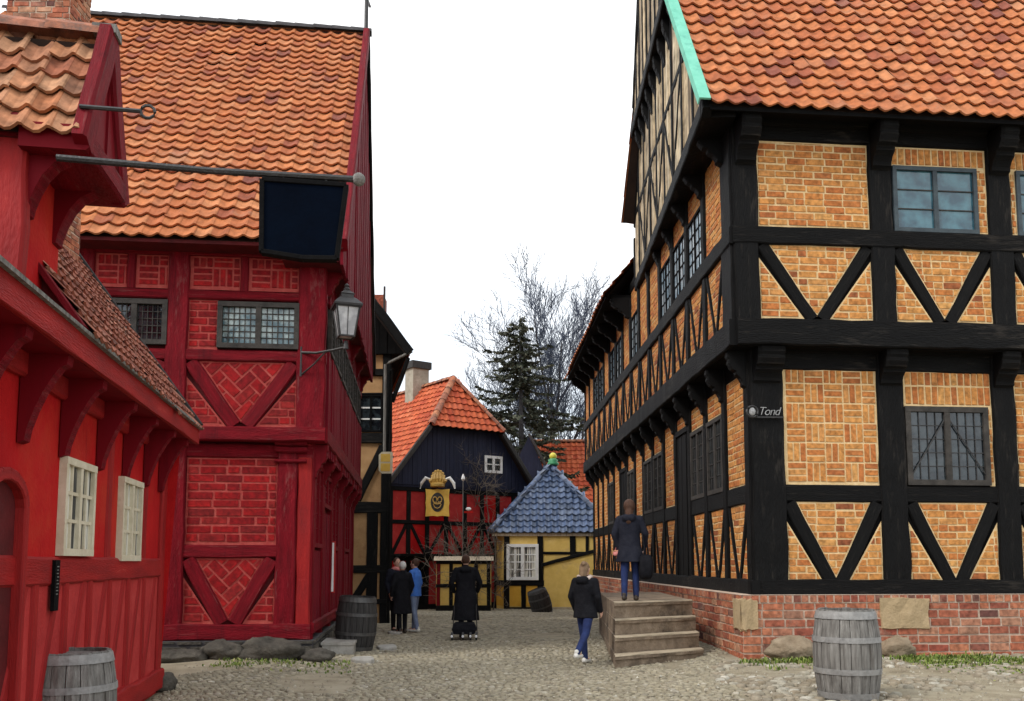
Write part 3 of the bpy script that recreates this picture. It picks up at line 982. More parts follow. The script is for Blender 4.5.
    for k in range(6):
        l0, l1 = k*1.55, k*1.55+1.56
        p, q = P0-fr.s*.11+upv*l0+nn*(.07+.006*k), P0-fr.s*.11+upv*l1+nn*(.075+.006*k)
        cf.bar(p, q, .20, .035, up=nn)
        cf.bar(p-fr.s*.10-nn*.05, q-fr.s*.10-nn*.05, .022, .13, up=nn)
    cf.build('copper_flashing', M['copper'], th)
    # eave underside
    ev = MB()
    ev.add([fr.P(vs0, ye-.06, eo-.03), fr.P(LF, ye-.06, eo-.03), fr.P(LF, ye+.05, J-.1), fr.P(vs0, ye+.05, J-.1)], [(0, 1, 2, 3)])
    ev.box(fr.P, vs0, LF, ye-.09, ye-.02, eo-.06, eo-.02)
    ev.build('eave', BF, th)
    ev = MB()
    # street wing eave and roof
    ev.box(sd.P, gw, LS+.2, ye+.02, ye+.12, J-.1, 1.12)
    ev.build('eave', BF, th)
    p2 = radians(50)
    uS = -sd.o*cos(p2)+V((0, 0, 1))*sin(p2)
    roof_slope('roof', th, M['tile'], sd.P(gw-.2, ye+.10, 1.16), sd.s, uS, LS-gw+.5, 7.0, .45, .45)
    roof_slope('roof', th, M['tile'], sd.P(gw-.2, ye+.10, 1.16-14*cos(p2)), sd.s, sd.o*cos(p2)+V((0, 0, 1))*sin(p2), LS-gw+.5, 7.0, .9, .9)
    ge = MB()
    for s in (LS-.05,):
        ge.add([sd.P(s, ye, J), sd.P(s, ye, 1.16-14*cos(p2)), sd.P(s, ye+7*sin(p2), 1.16-7*cos(p2))], [(0, 1, 2)])
    ge.add([fr.P(LF, 0, 0), fr.P(LF, 0, -11), fr.P(LF, ye, -11), fr.P(LF, zr, eo-half), fr.P(LF, ye, 0)], [(0, 1, 2, 3, 4)])
    ge.build('end_wall', M['brick_tan'], th)
    return th, K, fr, sd, Q, dict(zf=zf, zs=zs, zr0=zr0, zj0=zj0, zp=zp)


MH, MK, MF, MS, MQ, MZ = merchant_house()


# ================================================================== the tall red timbered house
def tall_red_house():
    K = at(308, 640, 15.5); K.z = 0
    th = thing('timbered_house', 'tall dark red timbered house with steep orange roof, boarded gable and patterned red brick panels', 'house', (K.x, K.y, 0))
    a6 = radians(6)
    fr = Fac(K, (cos(a6), sin(a6)), (sin(a6), -cos(a6)))
    sd = Fac(K, (-sin(a6), cos(a6)), (cos(a6), sin(a6)))
    Q = lambda a, b, c: V((K.x, K.y, 0)) + fr.s*a + sd.s*b + V((0, 0, c))
    RT, RB = M['red_timber'], M['red_board']
    J, JS, G = .16, .20, .52
    z = lambda py, o=0.0: fr.hit(250, py, o)[1]
    tp = lambda nm, fc, a, b, ww, o0, o1, mt=RT, **k: timber_part(nm, th, mt, fc, a, b, ww, o0, o1, **k)
    bp = lambda fc, polys, kind, o, **k: brick_panel(th, fc, polys, kind, o, 'brick_red_paint', 'mortar_red', **k)
    zf, zs = z(640), z(624)
    zr0, zr1, zp, zh = z(558), z(545), z(458), z(444)
    zj0, zj1 = z(441, J), z(427, J)
    ur0, ur1 = z(362, J), z(351, J)
    wz0, wz1 = z(349, J), z(303, J)
    b0, b1 = z(301, J), z(292, J)
    q0, q1 = z(291, J), z(258, J)
    ye = z(240, J+.5)
    LF, LS = -7.5, 9.6
    w = MB()
    w.box(Q, LF, -.04, .04, LS, .1, zj0)
    w.box(Q, LF, JS-.04, .04-J, LS, zj0+.02, ye+.3)
    w.build('wall', M['red_dark'], th)
    fm = MB()
    fk = Fac(Q(.10, -.16, 0), fr.s, fr.o)
    brick_fill(fm, fk, [(LF, -.3), (0, -.3), (0, zf), (LF, zf)], 'running', 0, .01, bw=.44, bh=.18, thick=.03, j=.045)
    f2 = Fac(Q(.10, -.16, 0), sd.s, sd.o)
    brick_fill(fm, f2, [(0, -.3), (LS, -.3), (LS, zf), (0, zf)], 'running', 0, .01, bw=.44, bh=.18, thick=.03, j=.045)
    fm.add([Q(LF, -.16, zf), Q(.1, -.16, zf), Q(.1, LS, zf), Q(-.3, LS, zf), Q(-.3, .2, zf), Q(LF, .2, zf)], [(0, 1, 4, 5), (1, 2, 3, 4)], 1)
    fm.build('foundation', [M['boulder'], M['bark']], th)
    hs = lambda px, py, o=0: fr.hit(px, py, o)[0]
    gp = [(-7.3, -6.95), (hs(80, 500), hs(100, 500)), (hs(163, 500), hs(186, 500)), (hs(277, 500), hs(297, 500)), (hs(297.5, 500), .02)]
    up = [(-7.3, -6.95), (hs(76, 330, J), hs(92, 330, J)), (hs(167, 330, J), hs(188, 330, J)), (hs(298, 330, J), JS+.02)]
    tp('beam', fr, (LF, (zf+zs)/2), (.04, (zf+zs)/2), zs-zf, -.1, .10, jit=.014)
    tp('beam', fr, (LF, (zp+zh)/2), (.02, (zp+zh)/2), zh-zp, -.05, .045)
    tp('beam', fr, (LF, (zj0+zj1)/2), (JS+.04, (zj0+zj1)/2), zj1-zj0, J-.12, J+.09, jit=.012)
    tp('beam', fr, (LF, (ur0+ur1)/2), (JS+.03, (ur0+ur1)/2), ur1-ur0, J-.06, J+.055)
    tp('beam', fr, (LF, (b0+b1)/2), (JS+.03, (b0+b1)/2), b1-b0, J-.06, J+.055)
    tp('beam', fr, (LF, q1+.14), (JS+.03, q1+.14), .28, J-.06, J+.07)
    for i, (a, b) in enumerate(gp): tp('post', fr, ((a+b)/2, zs-.02), ((a+b)/2, zh+.03), b-a, -.05, .07 if i < 4 else .045, mt=RT if i < 4 else M['red_beam'], jit=.012)
    for a, b in up: tp('post', fr, ((a+b)/2, zj1-.02), ((a+b)/2, q1+.1), b-a, J-.05, J+.07, jit=.012)
    cap = MB()
    a, b = gp[3]
    for k, (zz, oo) in enumerate(((zh+.02, .17), (zh-.10, .13), (zh-.30, .12))):
        timber(cap, fr, (a-.04, zz), (b+.16, zz), .10 if k < 2 else .06, -.02, oo)
    cap.build('post_capital', RT, th)
    for i in range(3):
        s0, s1 = gp[i][1], gp[i+1][0]
        tp('beam', fr, (s0-.02, (zr0+zr1)/2), (s1+.02, (zr0+zr1)/2), zr1-zr0, -.05, .05)
        bp(fr, [[(s0, zr1), (s1, zr1), (s1, zp), (s0, zp)]], 'running', 0, bw=.46, bh=.145, j=.036)
        la, lb, pol = vee(s0, s1, zs, zr0, .24)
        bp(fr, pol, ['herring', 'running', 'running'], 0, bw=.36, bh=.135, j=.032)
        for l in (la, lb): tp('brace', fr, *l, .24, -.05, .04)
    for i in range(3):
        s0, s1 = up[i][1], up[i+1][0]
        la, lb, pol = vee(s0, s1, zj1, ur0, .24)
        bp(fr, pol, ['herring' if i == 2 else 'diagonal', 'running', 'running'], J, bw=.36, bh=.135, j=.032)
        for l in (la, lb): tp('brace', fr, *l, .24, J-.05, J+.04)
        sm = (s0+s1)/2
        bp(fr, [[(s0, q0), (sm-.06, q0), (sm-.06, q1), (s0, q1)]], 'basket', J, bw=.34, j=.032)
        bp(fr, [[(sm+.06, q0), (s1, q0), (s1, q1), (sm+.06, q1)]], 'basket', J, bw=.34, j=.032)
        tp('post', fr, (sm, b1), (sm, q1+.1), .14, J-.05, J+.045)
        if i == 2:
            w0, w1 = hs(218, 325, J), hs(299.5, 325, J)
            bp(fr, [[(s0, ur1), (w0, ur1), (w0, b0), (s0, b0)]], 'running', J, bw=.34, j=.032)
            window(th, fr, w0, w1, wz0, wz1, J+.01, .085, M['grey_wood_frame'], M['glass_pale'], 2, 6, 6, .014, M['grey_wood_frame'], .07, label='leaded window with pale greenish panes')
        elif i == 1:
            w0, w1 = hs(101, 325, J), hs(168, 325, J)
            bp(fr, [[(s0, ur1), (w0, ur1), (w0, b0), (s0, b0)]], 'running', J, bw=.34, j=.032)
            window(th, fr, w0, w1, wz0+.03, wz1, J+.01, .085, M['grey_wood_frame'], M['glass_dark'], 2, 5, 5, .014, M['grey_wood_frame'], .07, label='dark leaded window')
        else:
            bp(fr, [[(s0, ur1), (s1, ur1), (s1, b0), (s0, b0)]], 'running', J, bw=.34, j=.032)
    # ---- street side
    e = [-.02, 1.5, 3.2, 4.9, 6.6, 8.3, LS]
    for s in e:
        tp('post', sd, (s+.12, zf), (s+.12, zj0), .26, -.05, .06)
    tp('beam', sd, (-.02, zs-.08), (LS, zs-.08), .2, -.06, .09)
    tp('beam', sd, (-J, (zj0+zj1)/2), (LS, (zj0+zj1)/2), zj1-zj0+.05, -.1, JS+.08)
    for s in e:
        cb = MB(); console(cb, sd, s+.12, .2, zj0-.03, .6, JS+.06, .03); cb.build('bracket', RT, th)
    for i in range(6):
        s0, s1 = e[i]+.25, e[i+1]-.01
        d = MB()
        if i == 1:
            boards(d, sd, [(s0, zs), (s1, zs), (s1, zs+2.0), (s0, zs+2.0)], 0, .18, .035)
            dd = d.build('door', RB, th)
            hd = MB(); hd.bar(sd.P(s0+.12, zs+.95, .03), sd.P(s0+.12, zs+1.15, .03), .02, .04, up=tuple(sd.o)); hd.build('handle', M['iron'], dd)
            window(th, sd, s0, s1, zs+2.1, zj0-.35, .01, .08, RT, M['glass_dark'], 2, 2, 4, .02)
        elif i in (0, 2, 4):
            boards(d, sd, [(s0, zs), (s1, zs), (s1, zs+1.25), (s0, zs+1.25)], 0, .18, .035)
            d.build('wall_boards', RB, th)
            window(th, sd, s0, s1, zs+1.3, zj0-.3, .01, .08, RT, M['glass_dark'], 2, 3, 5, .02)
        else:
            boards(d, sd, [(s0, zs), (s1, zs), (s1, zj0-.1), (s0, zj0-.1)], 0, .18, .035)
            d.build('wall_boards', RB, th)
    bd = MB()
    zl = zj1-.42
    boards(bd, sd, [(-J+.35, zl), (LS, zl), (LS, ur1+.12), (-J+.35, ur1+.12)], JS, .17, .04)
    boards(bd, sd, [(-J+.35, wz1+.12), (LS, wz1+.12), (LS, ye), (-J+.35, ye)], JS, .17, .04)
    bd.build('wall_boards', RB, th)
    x = .45
    k = 0
    while x < LS-.9:
        ww = .72 if k == 0 else 1.25
        window(th, sd, x, x+ww, ur1+.13, wz1+.10, JS+.01, .07, M['grey_wood_frame'], M['glass_painted_sky'] if k else M['glass_dark'], 1 if k == 0 else 2, 3, 6, .022)
        x += ww+.28
        k += 1
    for k in range(6):
        cb = MB(); console(cb, sd, .1+k*1.8, .2, ye+.02, .75, G-JS, JS+.02); cb.build('bracket', RT, th)
    # ---- roof and boarded gable
    eo = J+.55
    pch = radians(53.2)
    half = (LS+eo)/2
    zr = ye+half*tan(pch)
    sm = LS-half
    gb = MB()
    boards(gb, sd, [(-eo+.1, ye-.35), (LS, ye-.35), (LS, ye), (sm, zr), (-eo+.1, ye)], G-.03, .20, .05)
    gb.build('gable_boards', RB, th)
    core = MB()
    tri = [(-eo+.12, ye-.3), (LS, ye-.3), (sm, zr)]
    core.add([sd.P(s, zz, G-.06) for s, zz in tri]+[sd.P(s, zz, -.5) for s, zz in tri], [(2, 1, 0), (3, 4, 5), (0, 1, 4, 3), (1, 2, 5, 4), (2, 0, 3, 5)])
    core.build('gable_core', M['red_dark'], th)
    for a, b in (((-eo, ye-.05), (sm, zr)), ((LS+.1, ye-.05), (sm, zr))):
        tp('bargeboard', sd, a, b, .26, G-.05, G+.09, mt=RT if a[0] < 0 else M['black_timber'])
    upv = -fr.o*cos(pch)+V((0, 0, 1))*sin(pch)
    roof_slope('roof', th, M['tile'], fr.P(LF, ye, eo), fr.s, upv, G+.06-LF, half/cos(pch), .275, .285, amp=.030)
    roof_slope('roof', th, M['tile'], fr.P(G+.06, ye, eo-2*half), -fr.s, fr.o*cos(pch)+V((0, 0, 1))*sin(pch), G+.06-LF, half/cos(pch), .57, .67)
    rr = MB()
    ridge_row(rr, fr.P(LF, zr+.03, eo-half), fr.P(G+.1, zr+.03, eo-half), .14, .42)
    rr.build('ridge_tiles', M['bark'], th)
    ev = MB()
    ev.box(fr.P, LF, G, ye-.10, ye-.04, J, eo-.03)
    ev.build('eave', M['red_dark'], th)
    ew = MB()
    ew.add([Q(LF, 0, 0), Q(LF, LS, 0), Q(LF, LS, ye), Q(LF, sm, zr), Q(LF, -J, ye)], [(0, 1, 2, 3, 4)])
    ew.add([Q(LF, LS, 0), Q(0, LS, 0), Q(0, LS, ye), Q(LF, LS, ye)], [(0, 1, 2, 3)])
    ew.build('end_wall', M['red_dark'], th)
    pole = MB()
    t = sd.P(sm, zr, G)
    pole.tube([t-V((0, 0, .3)), t+V((0, 0, 1.5))], .05, 6)
    pole.tube([t+V((0, 0, .9)), t+V((0, .5, 1.0))], .03, 5)
    pole.build('gable_spike', M['iron'], th)
    # stone door step beside the street wall
    return th, K, fr, sd, Q, dict(zf=zf, zs=zs, ur1=ur1, zr1=zr1)


TH, TK, TF, TS, TQ, TZ = tall_red_house()


# ================================================================== the low red house in front
def low_red_house():
    K = at(157, 690, 11.6); K.z = 0
    th = thing('timbered_house', 'low bright red house with curved brackets under the eave and a gabled hoist dormer', 'house', (K.x, K.y, 0))
    t = (360-512)/904
    wl = Fac(K, (t, 1), (1, -t))                    # street wall; s runs away from the camera, 0 at the far corner
    en = Fac(K, (-1, t), (t, 1))
    RP, RBm, RI = M['red_plaster'], M['red_beam'], M['red_infill']
    S0 = -8.5
    eov = .36
    zt = wl.hit(190, 436, eov)[1]
    tp = lambda nm, fc, a, b, ww, o0, o1, mt=RBm, **k: timber_part(nm, th, mt, fc, a, b, ww, o0, o1, **k)
    m = MB()
    m.box(wl.P, S0, -.02, -.3, zt+.2, -4.5, -.01)
    m.build('wall', RP, th)
    zr0, zr1 = wl.hit(110, 578)[1], wl.hit(110, 560)[1]
    zb = .28
    tp('beam', wl, (S0, (zr0+zr1)/2), (0, (zr0+zr1)/2), zr1-zr0+.05, -.05, .035)
    tp('beam', wl, (S0, .18), (0.02, .18), .26, -.05, .07, jit=.012)
    tp('beam', wl, (S0, zt-.12), (0, zt-.12), .2, -.05, .05)
    tp('post', wl, (-.10, .2), (-.10, zt), .22, -.05, .04)
    cols = [-.2, -.98, -1.72, -2.45, -3.15, -3.85, -4.6, -5.4]
    for i in range(len(cols)-1):
        a, b = cols[i+1], cols[i]
        mb = MB()
        plain_fill(mb, wl, [(a+.03, zb), (b-.03, zb), (b-.03, zr0), (a+.03, zr0)], .004)
        mb.build('infill_panel', RI, th)
        tp('post', wl, (a, zb), (a, zr0), .13, -.05, .028)
        if i % 2 == 0: tp('brace', wl, (a+.1, zb), (b-.18, zr0), .12, -.05, .022)
        else: tp('brace', wl, (a+.55, zr0), (a+.12, zb), .12, -.05, .022)
    for s in (-1.0, -2.55, -4.0):
        tp('post', wl, (s, zr1), (s, zt), .16, -.05, .012)
    # windows
    for (xa, xb, yt0, yt1, yb) in ((55, 90, 455, 465, 556), (114.5, 138.5, 476, 481, 561)):
        s0, s1 = wl.hit(xa+4, 500)[0], wl.hit(xb, 500)[0]
        z0, z1 = wl.hit((xa+xb)/2, yb)[1], wl.hit((xa+xb)/2, (yt0+yt1)/2)[1]
        window(th, wl, s0, s1, z0, z1, .015, .062, M['cream_wood'], M['curtain'], 2, 2, 3, .03, M['cream_wood'], .04)
    # door at the near end, round headed
    d = MB()
    ds0, ds1 = -5.75, wl.hit(11, 600)[0]
    pts = [(ds0, .2), (ds1, .2), (ds1, 2.05)]+[((ds0+ds1)/2+(ds1-ds0)/2*cos(a), 2.05+.22*sin(a)) for a in [pi*k/8 for k in range(1, 8)]]+[(ds0, 2.05)]
    plain_fill(d, wl, pts, .012)
    do = d.build('door', M['red_dark'], th)
    a = MB()
    arc = [(ds1, .2), (ds1, 2.05)]+[((ds0+ds1)/2+(ds1-ds0)/2*cos(q), 2.05+.22*sin(q)) for q in [pi*k/8 for k in range(1, 8)]]+[(ds0, 2.05), (ds0, .2)]
    for p, q in zip(arc, arc[1:]): a.bar(wl.P(*p, .04), wl.P(*q, .04), .09, .09, up=tuple(wl.o))
    a.build('door_frame', RBm, do)
    # brackets
    bx = [wl.hit(px, 445)[0] for px in (-30, 20, 62, 99, 125, 146, 161)]
    for s in bx:
        cb = MB()
        w = .13
        pr = [(0, 0), (eov-.03, 0), (eov-.04, -.09), (eov-.09, -.12), (.22, -.20), (.16, -.32), (.10, -.48), (.06, -.62), (.045, -.72), (0, -.74)]
        cb.loft([[wl.P(s+x, zt-.03+zz*.92, q) for q, zz in pr] for x in (-w/2, w/2)])
        cb.build('bracket', M['red_timber'], th)
    OD = .05
    ds = wl.hit(70, 330, .45)[0]+.10                           # near face of the dormer
    g0 = .45                                       # dormer gable overhang
    W = wl.hit(119, 170, g0)[0]-.12-ds
    fs = MB()
    fs.bar(wl.P(S0, zt+.06, eov), wl.P(.12, zt+.06, eov), .05, .20, up=(0, 0, 1), seg=16, jit=.006)
    fs.build('fascia', RBm, th)
    so = MB()
    so.box(wl.P, S0, .1, zt-.04, zt+.0, -.05, eov-.02)
    so.build('soffit', M['red_timber'], th)
    ls = MB()
    ls.bar(wl.P(S0, zt+.165, eov+.02), wl.P(.14, zt+.165, eov+.02), .10, .03, up=(0, 0, 1), seg=16, jit=.004)
    ls.build('eave_lath', M['weathered'], th)
    # main roof from the dormer to the far corner; nearer than the dormer a flat lead cover
    pch = radians(54)
    upv = -wl.o*cos(pch)+V((0, 0, 1))*sin(pch)
    roof_slope('roof', th, M['tile_brown'], wl.P(.15, zt+.18, eov+.03), -wl.s, upv, .15-(ds+W)+.35, 5.2, .16, .21, amp=.011, )
    vg = MB()
    p, q = wl.P(.20, zt+.22, eov+.03), wl.P(.20, zt+.22, eov+.03)+upv*5.2
    vg.bar(p, q, .06, .12, up=tuple(wl.s))
    vg.build('verge_board', M['weathered_dark'], th)
    vg = MB()
    p = wl.P(ds+W-.37, zt+.20, eov+.02); q = p+upv*5.2
    vg.bar(p, q, .05, .16, up=tuple(wl.s))
    vg.build('verge_board', M['red_timber'], th)
    vg = MB()
    vg.add([wl.P(ds+W-.36, zt, eov), wl.P(ds+W-.36, zt+.2, eov), wl.P(ds+W-.36, zt+.15, eov)+upv*5.0, wl.P(ds+W-.36, zt, -2.6)], [(0, 1, 2, 3)])
    vg.build('verge_infill', M['red_dark'], th)
    gm = MB()
    tri = [(.6-eov, zt), (3.6, zt+4.1), (-.0, zt-.1)]
    gm.add([wl.P(.0, -.2, 0), wl.P(.0, -.2, -4.5), wl.P(.0, zt+.2, -4.5), wl.P(0, zt+4.3, -2.6), wl.P(.0, zt+.3, .2)], [(0, 1, 2, 3, 4)])
    gm.build('end_wall', RP, th)
    fl = MB()
    fl.box(wl.P, S0, ds+W, zt+.17, zt+.21, -1.6, eov)
    fl.build('pent_cover', M['underlay'], th)
    # hoist dormer
    dm = ds+W/2
    ck = Fac(wl.P(ds, 0, OD-.30), wl.o, -wl.s)             # near cheek, s positive towards the street
    zd = wl.hit(69, 123, g0)[1]+.06
    b = MB()
    b.box(wl.P, ds+.02, ds+W-.02, zt+.1, zd+.15, -4.2, OD)
    b.build('dormer_wall', RP, th, )
    for s_, ww in ((.17, .34), (-.62, .16), (-1.5, .2)):
        tp('dormer_post', ck, (s_, zt), (s_, zd+.1), ww, -.05, .06 if s_ > 0 else .035, mt=RBm, jit=.012)
    tp('dormer_beam', ck, (-4, zd+.02), (.32, zd+.02), .2, -.05, .07, mt=M['red_timber'])
    cb = MB()
    for s_ in (-.55,):
        console(cb, ck, s_, .26, zd+.02, .60, .16, .03, kind='curve')
    cb.build('bracket', M['red_timber'], th)
    dr = radians(61)
    half = W/2+.13
    zrg = zd+half*tan(dr)
    gf = wl
    gb = MB()
    boards(gb, gf, [(dm-half, zd-.05), (dm+half, zd-.05), (dm, zrg-.05)], g0, .22, .03)
    gb.build('gable_boards', M['red_timber'], th)
    core = MB()
    tri = [(dm-half+.16, zd-.02), (dm+half-.16, zd-.02), (dm, zrg-.36)]
    core.add([gf.P(s, zz, g0-.01) for s, zz in tri]+[gf.P(s, zz, -3.5) for s, zz in tri], [(2, 1, 0), (3, 4, 5), (0, 1, 4, 3), (1, 2, 5, 4), (2, 0, 3, 5)])
    core.build('dormer_core', M['red_dark'], th)
    for sg in (-1, 1):
        tp('bargeboard', gf, (dm+sg*half, zd-.12), (dm, zrg+.05), .20, g0-.02, g0+.08, mt=M['red_timber'])
        cb = MB(); console(cb, gf, dm+sg*(W/2-.1), .16, zd-.05, .55, g0-OD-.02, OD, kind='curve'); cb.build('bracket', M['red_timber'], th)
    tp('dormer_beam', gf, (dm-half, zd-.06), (dm+half, zd-.06), .18, OD, g0+.08, mt=M['red_timber'])
    up1 = wl.s*cos(dr)+V((0, 0, 1))*sin(dr)
    up2 = -wl.s*cos(dr)+V((0, 0, 1))*sin(dr)
    ln = half/cos(dr)
    roof_slope('dormer_roof', th, M['tile_old'], gf.P(dm-half-.02, zd-.02, g0-3.9), wl.o, up1, 3.9+.02, ln, .19, .235, amp=.028)
    roof_slope('dormer_roof', th, M['tile_old'], gf.P(dm+half+.02, zd-.02, g0), -wl.o, up2, 3.9, ln, .19, .235, amp=.028)
    rr = MB()
    ridge_row(rr, gf.P(dm, zrg+.02, g0-3.9), gf.P(dm, zrg+.02, g0), .12, .36)
    rr.build('ridge_tiles', M['tile_ridge'], th)
    cp = MB(); cp.box(gf.P, dm-.09, dm+.09, zrg+.03, zrg+.10, g0-.08, g0+.10); cp.build('ridge_cap', M['weathered'], th)
    hk = MB()
    h0 = gf.hit(100, 108, g0+.14)
    a = gf.P(h0[0], h0[1], g0)
    hk.tube([a, a+wl.o*.42], .016, 6)
    ring = [a+wl.o*(.47+.05*cos(q))+V((0, 0, .05*sin(q))) for q in [2*pi*k/10 for k in range(11)]]
    hk.tube(ring, .012, 5)
    hk.build('iron_hook', M['iron'], th)
    # chimney behind the dormer ridge
    c0 = at(38, 20, 10.3)
    cm = MB()
    cw = .38
    ch = Fac((c0.x-cw, c0.y), (1, 0), (0, -1))
    zb_, zt_ = zrg-.9, 8.9
    for fc, a, b in ((Fac((c0.x-cw, c0.y), (1, 0), (0, -1)), 0, 2*cw), (Fac((c0.x+cw, c0.y), (0, 1), (1, 0)), 0, .5), (Fac((c0.x-cw, c0.y), (0, 1), (-1, 0)), 0, .5), (Fac((c0.x-cw, c0.y+.5), (1, 0), (0, 1)), 0, 2*cw)):
        brick_fill(cm, fc, [(a, zb_), (b, zb_), (b, zt_), (a, zt_)], 'running', 0, .004, bw=.2, bh=.075, thick=.01, j=.014)
    cmo = cm.build('chimney', [M['brick_foundation'], M['mortar_grey']], th)
    cc = MB(); cc.box(lambda a, b, c: V((c0.x+a, c0.y+b, c)), -cw-.06, cw+.06, -.06, .56, zt_, zt_+.15); cc.build('chimney_cap', M['brick_foundation'], cmo)
    return th, K, wl, ds, zd, dm, zrg, g0, eov, zt


LH, LK, LW, LDS, LZD, LDM, LZR, LG0, LEOV, LZT = low_red_house()


def hanging_sign():
    s0 = LDS+.10
    s0, za = LW.hit(75, 159, LG0+.02)
    a = LW.P(s0, za, LG0-.1)
    o1 = 2.92
    # length of the arm so that its tip stands over the street
    b = a+LW.o*o1
    tip = at(354, 187, b.y)
    L = (tip.x-a.x)/LW.o.x
    za = a.z
    b = V((a.x+LW.o.x*L, a.y+LW.o.y*L, tip.z))
    th = thing('hanging_sign', 'dark navy board hung from a long iron arm in front of the tall red house', 'sign', (a.x, a.y, 0))
    m = MB()
    m.tube([a, a.lerp(b, .5)-V((0, 0, .015)), b+(b-a).normalized()*.05], .026, 8)
    m.build('arm', M['iron'], th)
    k = MB(); k.ball(b+(b-a).normalized()*.06, .05, 10, 7); k.build('finial', M['weathered'], th)
    d = (b-a)
    fc = Fac((a.x, a.y), (LW.o.x, LW.o.y), (LW.o.y, -LW.o.x))
    sL = fc.hit(262, 190)[0]
    sR = L-.03
    zz = lambda s: a.z+(b.z-a.z)*s/L
    bh = .60
    q = MB()
    pr = [(sL, zz(sL)-.06), (sR, zz(sR)-.06), (sR-.06, zz(sR)-bh-.02), (sR-.30, zz(sR)-bh-.03), (sL+.01, zz(sL)-bh)]
    q.add([fc.P(s, z_, -.025) for s, z_ in pr]+[fc.P(s, z_, .025) for s, z_ in pr], [(0, 1, 2, 3, 4), (9, 8, 7, 6, 5)]+[(i, 5+i, 5+(i+1) % 5, (i+1) % 5) for i in range(5)])
    q.build('board', M['navy_board'], th)
    f = MB()
    for i in range(5):
        f.bar(fc.P(*pr[i], 0), fc.P(*pr[(i+1) % 5], 0), .035, .075, up=tuple(fc.o))
    f.build('board_frame', M['black_flat'], th)
    for s in (sL+.15, sR-.15):
        h = MB(); h.tube([fc.P(s, zz(s), 0), fc.P(s, zz(s)-.08, 0)], .012, 5); h.build('hanger', M['iron'], th)


hanging_sign()


# ================================================================== houses at the end of the street
def narrow_house():
    Y = 27.0
    K = at(388, 600, Y); K.z = 0
    th = thing('timbered_house', 'narrow black timbered house with buff panels and deep dark eaves behind the tall red house', 'house', (K.x, K.y, 0))
    fr = Fac(K, (1, 0), (0, -1))
    t = -.216
    sd = Fac(K, (t, 1), (1, -t))
    z = lambda py: fr.hit(375, py)[1]
    h = lambda px: fr.hit(px, 450)[0]
    zg = gz(K.x, K.y)
    tp = lambda nm, fc, a, b, ww, o0=-.05, o1=.05: timber_part(nm, th, M['black_timber'], fc, a, b, ww, o0, o1)
    ze = z(372)
    W, L = 6.0, 8.0
    Q = lambda a, b, c: fr.O + fr.s*a + sd.s*b + V((0, 0, c))
    w = MB(); w.box(Q, -W, -.03, .03, L, -.5, ze+1.0); w.build('wall', M['buff_plaster'], th)
    tp('post', fr, (-.12, zg), (-.12, ze+.6), .26)
    tp('post', fr, (h(373.5), zg), (h(373.5), z(512)), .32)
    for s in (-1.55, -2.9, -4.4, -5.85): tp('post', fr, (s, zg), (s, ze+.6), .26)
    for a, b in ((604, 599), (573, 565), (513, 502), (443, 433), (395, 393), (376, 369)):
        tp('beam', fr, (-W, (z(a)+z(b))/2), (.03, (z(a)+z(b))/2), z(b)-z(a), -.05, .06)
    tp('brace', fr, (h(383), z(446)), (h(358), z(500)), .24)
    tp('brace', fr, (h(371), z(576)), (h(355), z(602)), .22)
    tp('brace', fr, (-1.7, z(446)), (-2.7, z(500)), .24)
    window(th, fr, h(359), h(382), z(432), z(395), .01, .05, M['black_flat'], M['glass_dark'], 2, 1, 3, .045, M['white_wood'], .05)
    for s in (0.02, 2.6, 5.2, 7.8):
        tp('post', sd, (s, zg), (s, ze), .26)
    for zz in (z(569), z(507), z(438), z(372)): tp('beam', sd, (-.02, zz), (L, zz), .24, -.05, .06)
    # roof: gable towards the camera, right eave overhangs the street
    e = at(410, 350, Y-.6)
    pch = radians(53)
    ov = e.x-K.x
    run = W/2+ov
    zr = e.z+run*tan(pch)
    ng = MB()
    boards(ng, fr, [(-W-ov+.2, e.z), (ov-.1, e.z), (-W/2, zr-.1)], .10, .24, .03)
    ng.build('gable_boards', M['black_flat'], th)
    core = MB()
    tri = [(-W-ov+.25, e.z), (ov-.15, e.z), (-W/2, zr-.15)]
    core.add([fr.P(s, q, .09) for s, q in tri]+[fr.P(s, q, .09)+sd.s*L for s, q in tri], [(0, 1, 2), (5, 4, 3), (0, 3, 4, 1), (1, 4, 5, 2), (2, 5, 3, 0)])
    core.build('gable_core', M['black_flat'], th)
    for sg in (0, 1):
        a = (ov, e.z-.05) if sg == 0 else (-W-ov, e.z-.05)
        tp('bargeboard', fr, a, (-W/2, zr), .26, .5, .62)
    tp('brace', fr, (.05, z(402)), (ov-.12, e.z-.1), .12, -.06, .06)
    upv = V((-cos(pch), 0, sin(pch)))
    roof_slope('roof', th, M['tile_orange'], fr.P(ov, e.z, .6)+sd.s*(L+.6), -sd.s, upv, L+.6, run/cos(pch), .3, .34)
    roof_slope('roof', th, M['tile_orange'], fr.P(-W-ov, e.z, .6), sd.s, V((cos(pch), 0, sin(pch))), L+.6, run/cos(pch), .6, .68)
    gt = MB(); p = fr.P(ov+.05, e.z-.03, .55); q = fr.P(h(385), z(366), .2)
    gt.tube([p, p.lerp(q, .85), q, fr.P(h(385), z(470), .12)], .045, 7); gt.build('drainpipe', M['weathered'], th)
    cm = MB(); c = at(376, 300, Y+3)
    cm.box(lambda a, b, cc: V((c.x+a, c.y+b, cc)), -.55, .30, -.3, .5, zr-4, c.z+.1); cm.build('chimney', M['brick_foundation'], th)
    sp = MB(); sp.tube([V((c.x+.33, c.y-.3, c.z-1.2)), V((c.x+.33, c.y-.3, c.z+.38))], .04, 6); sp.build('gable_spike', M['iron'], th)
    return fr, sd, K


CF, CS, CK = narrow_house()


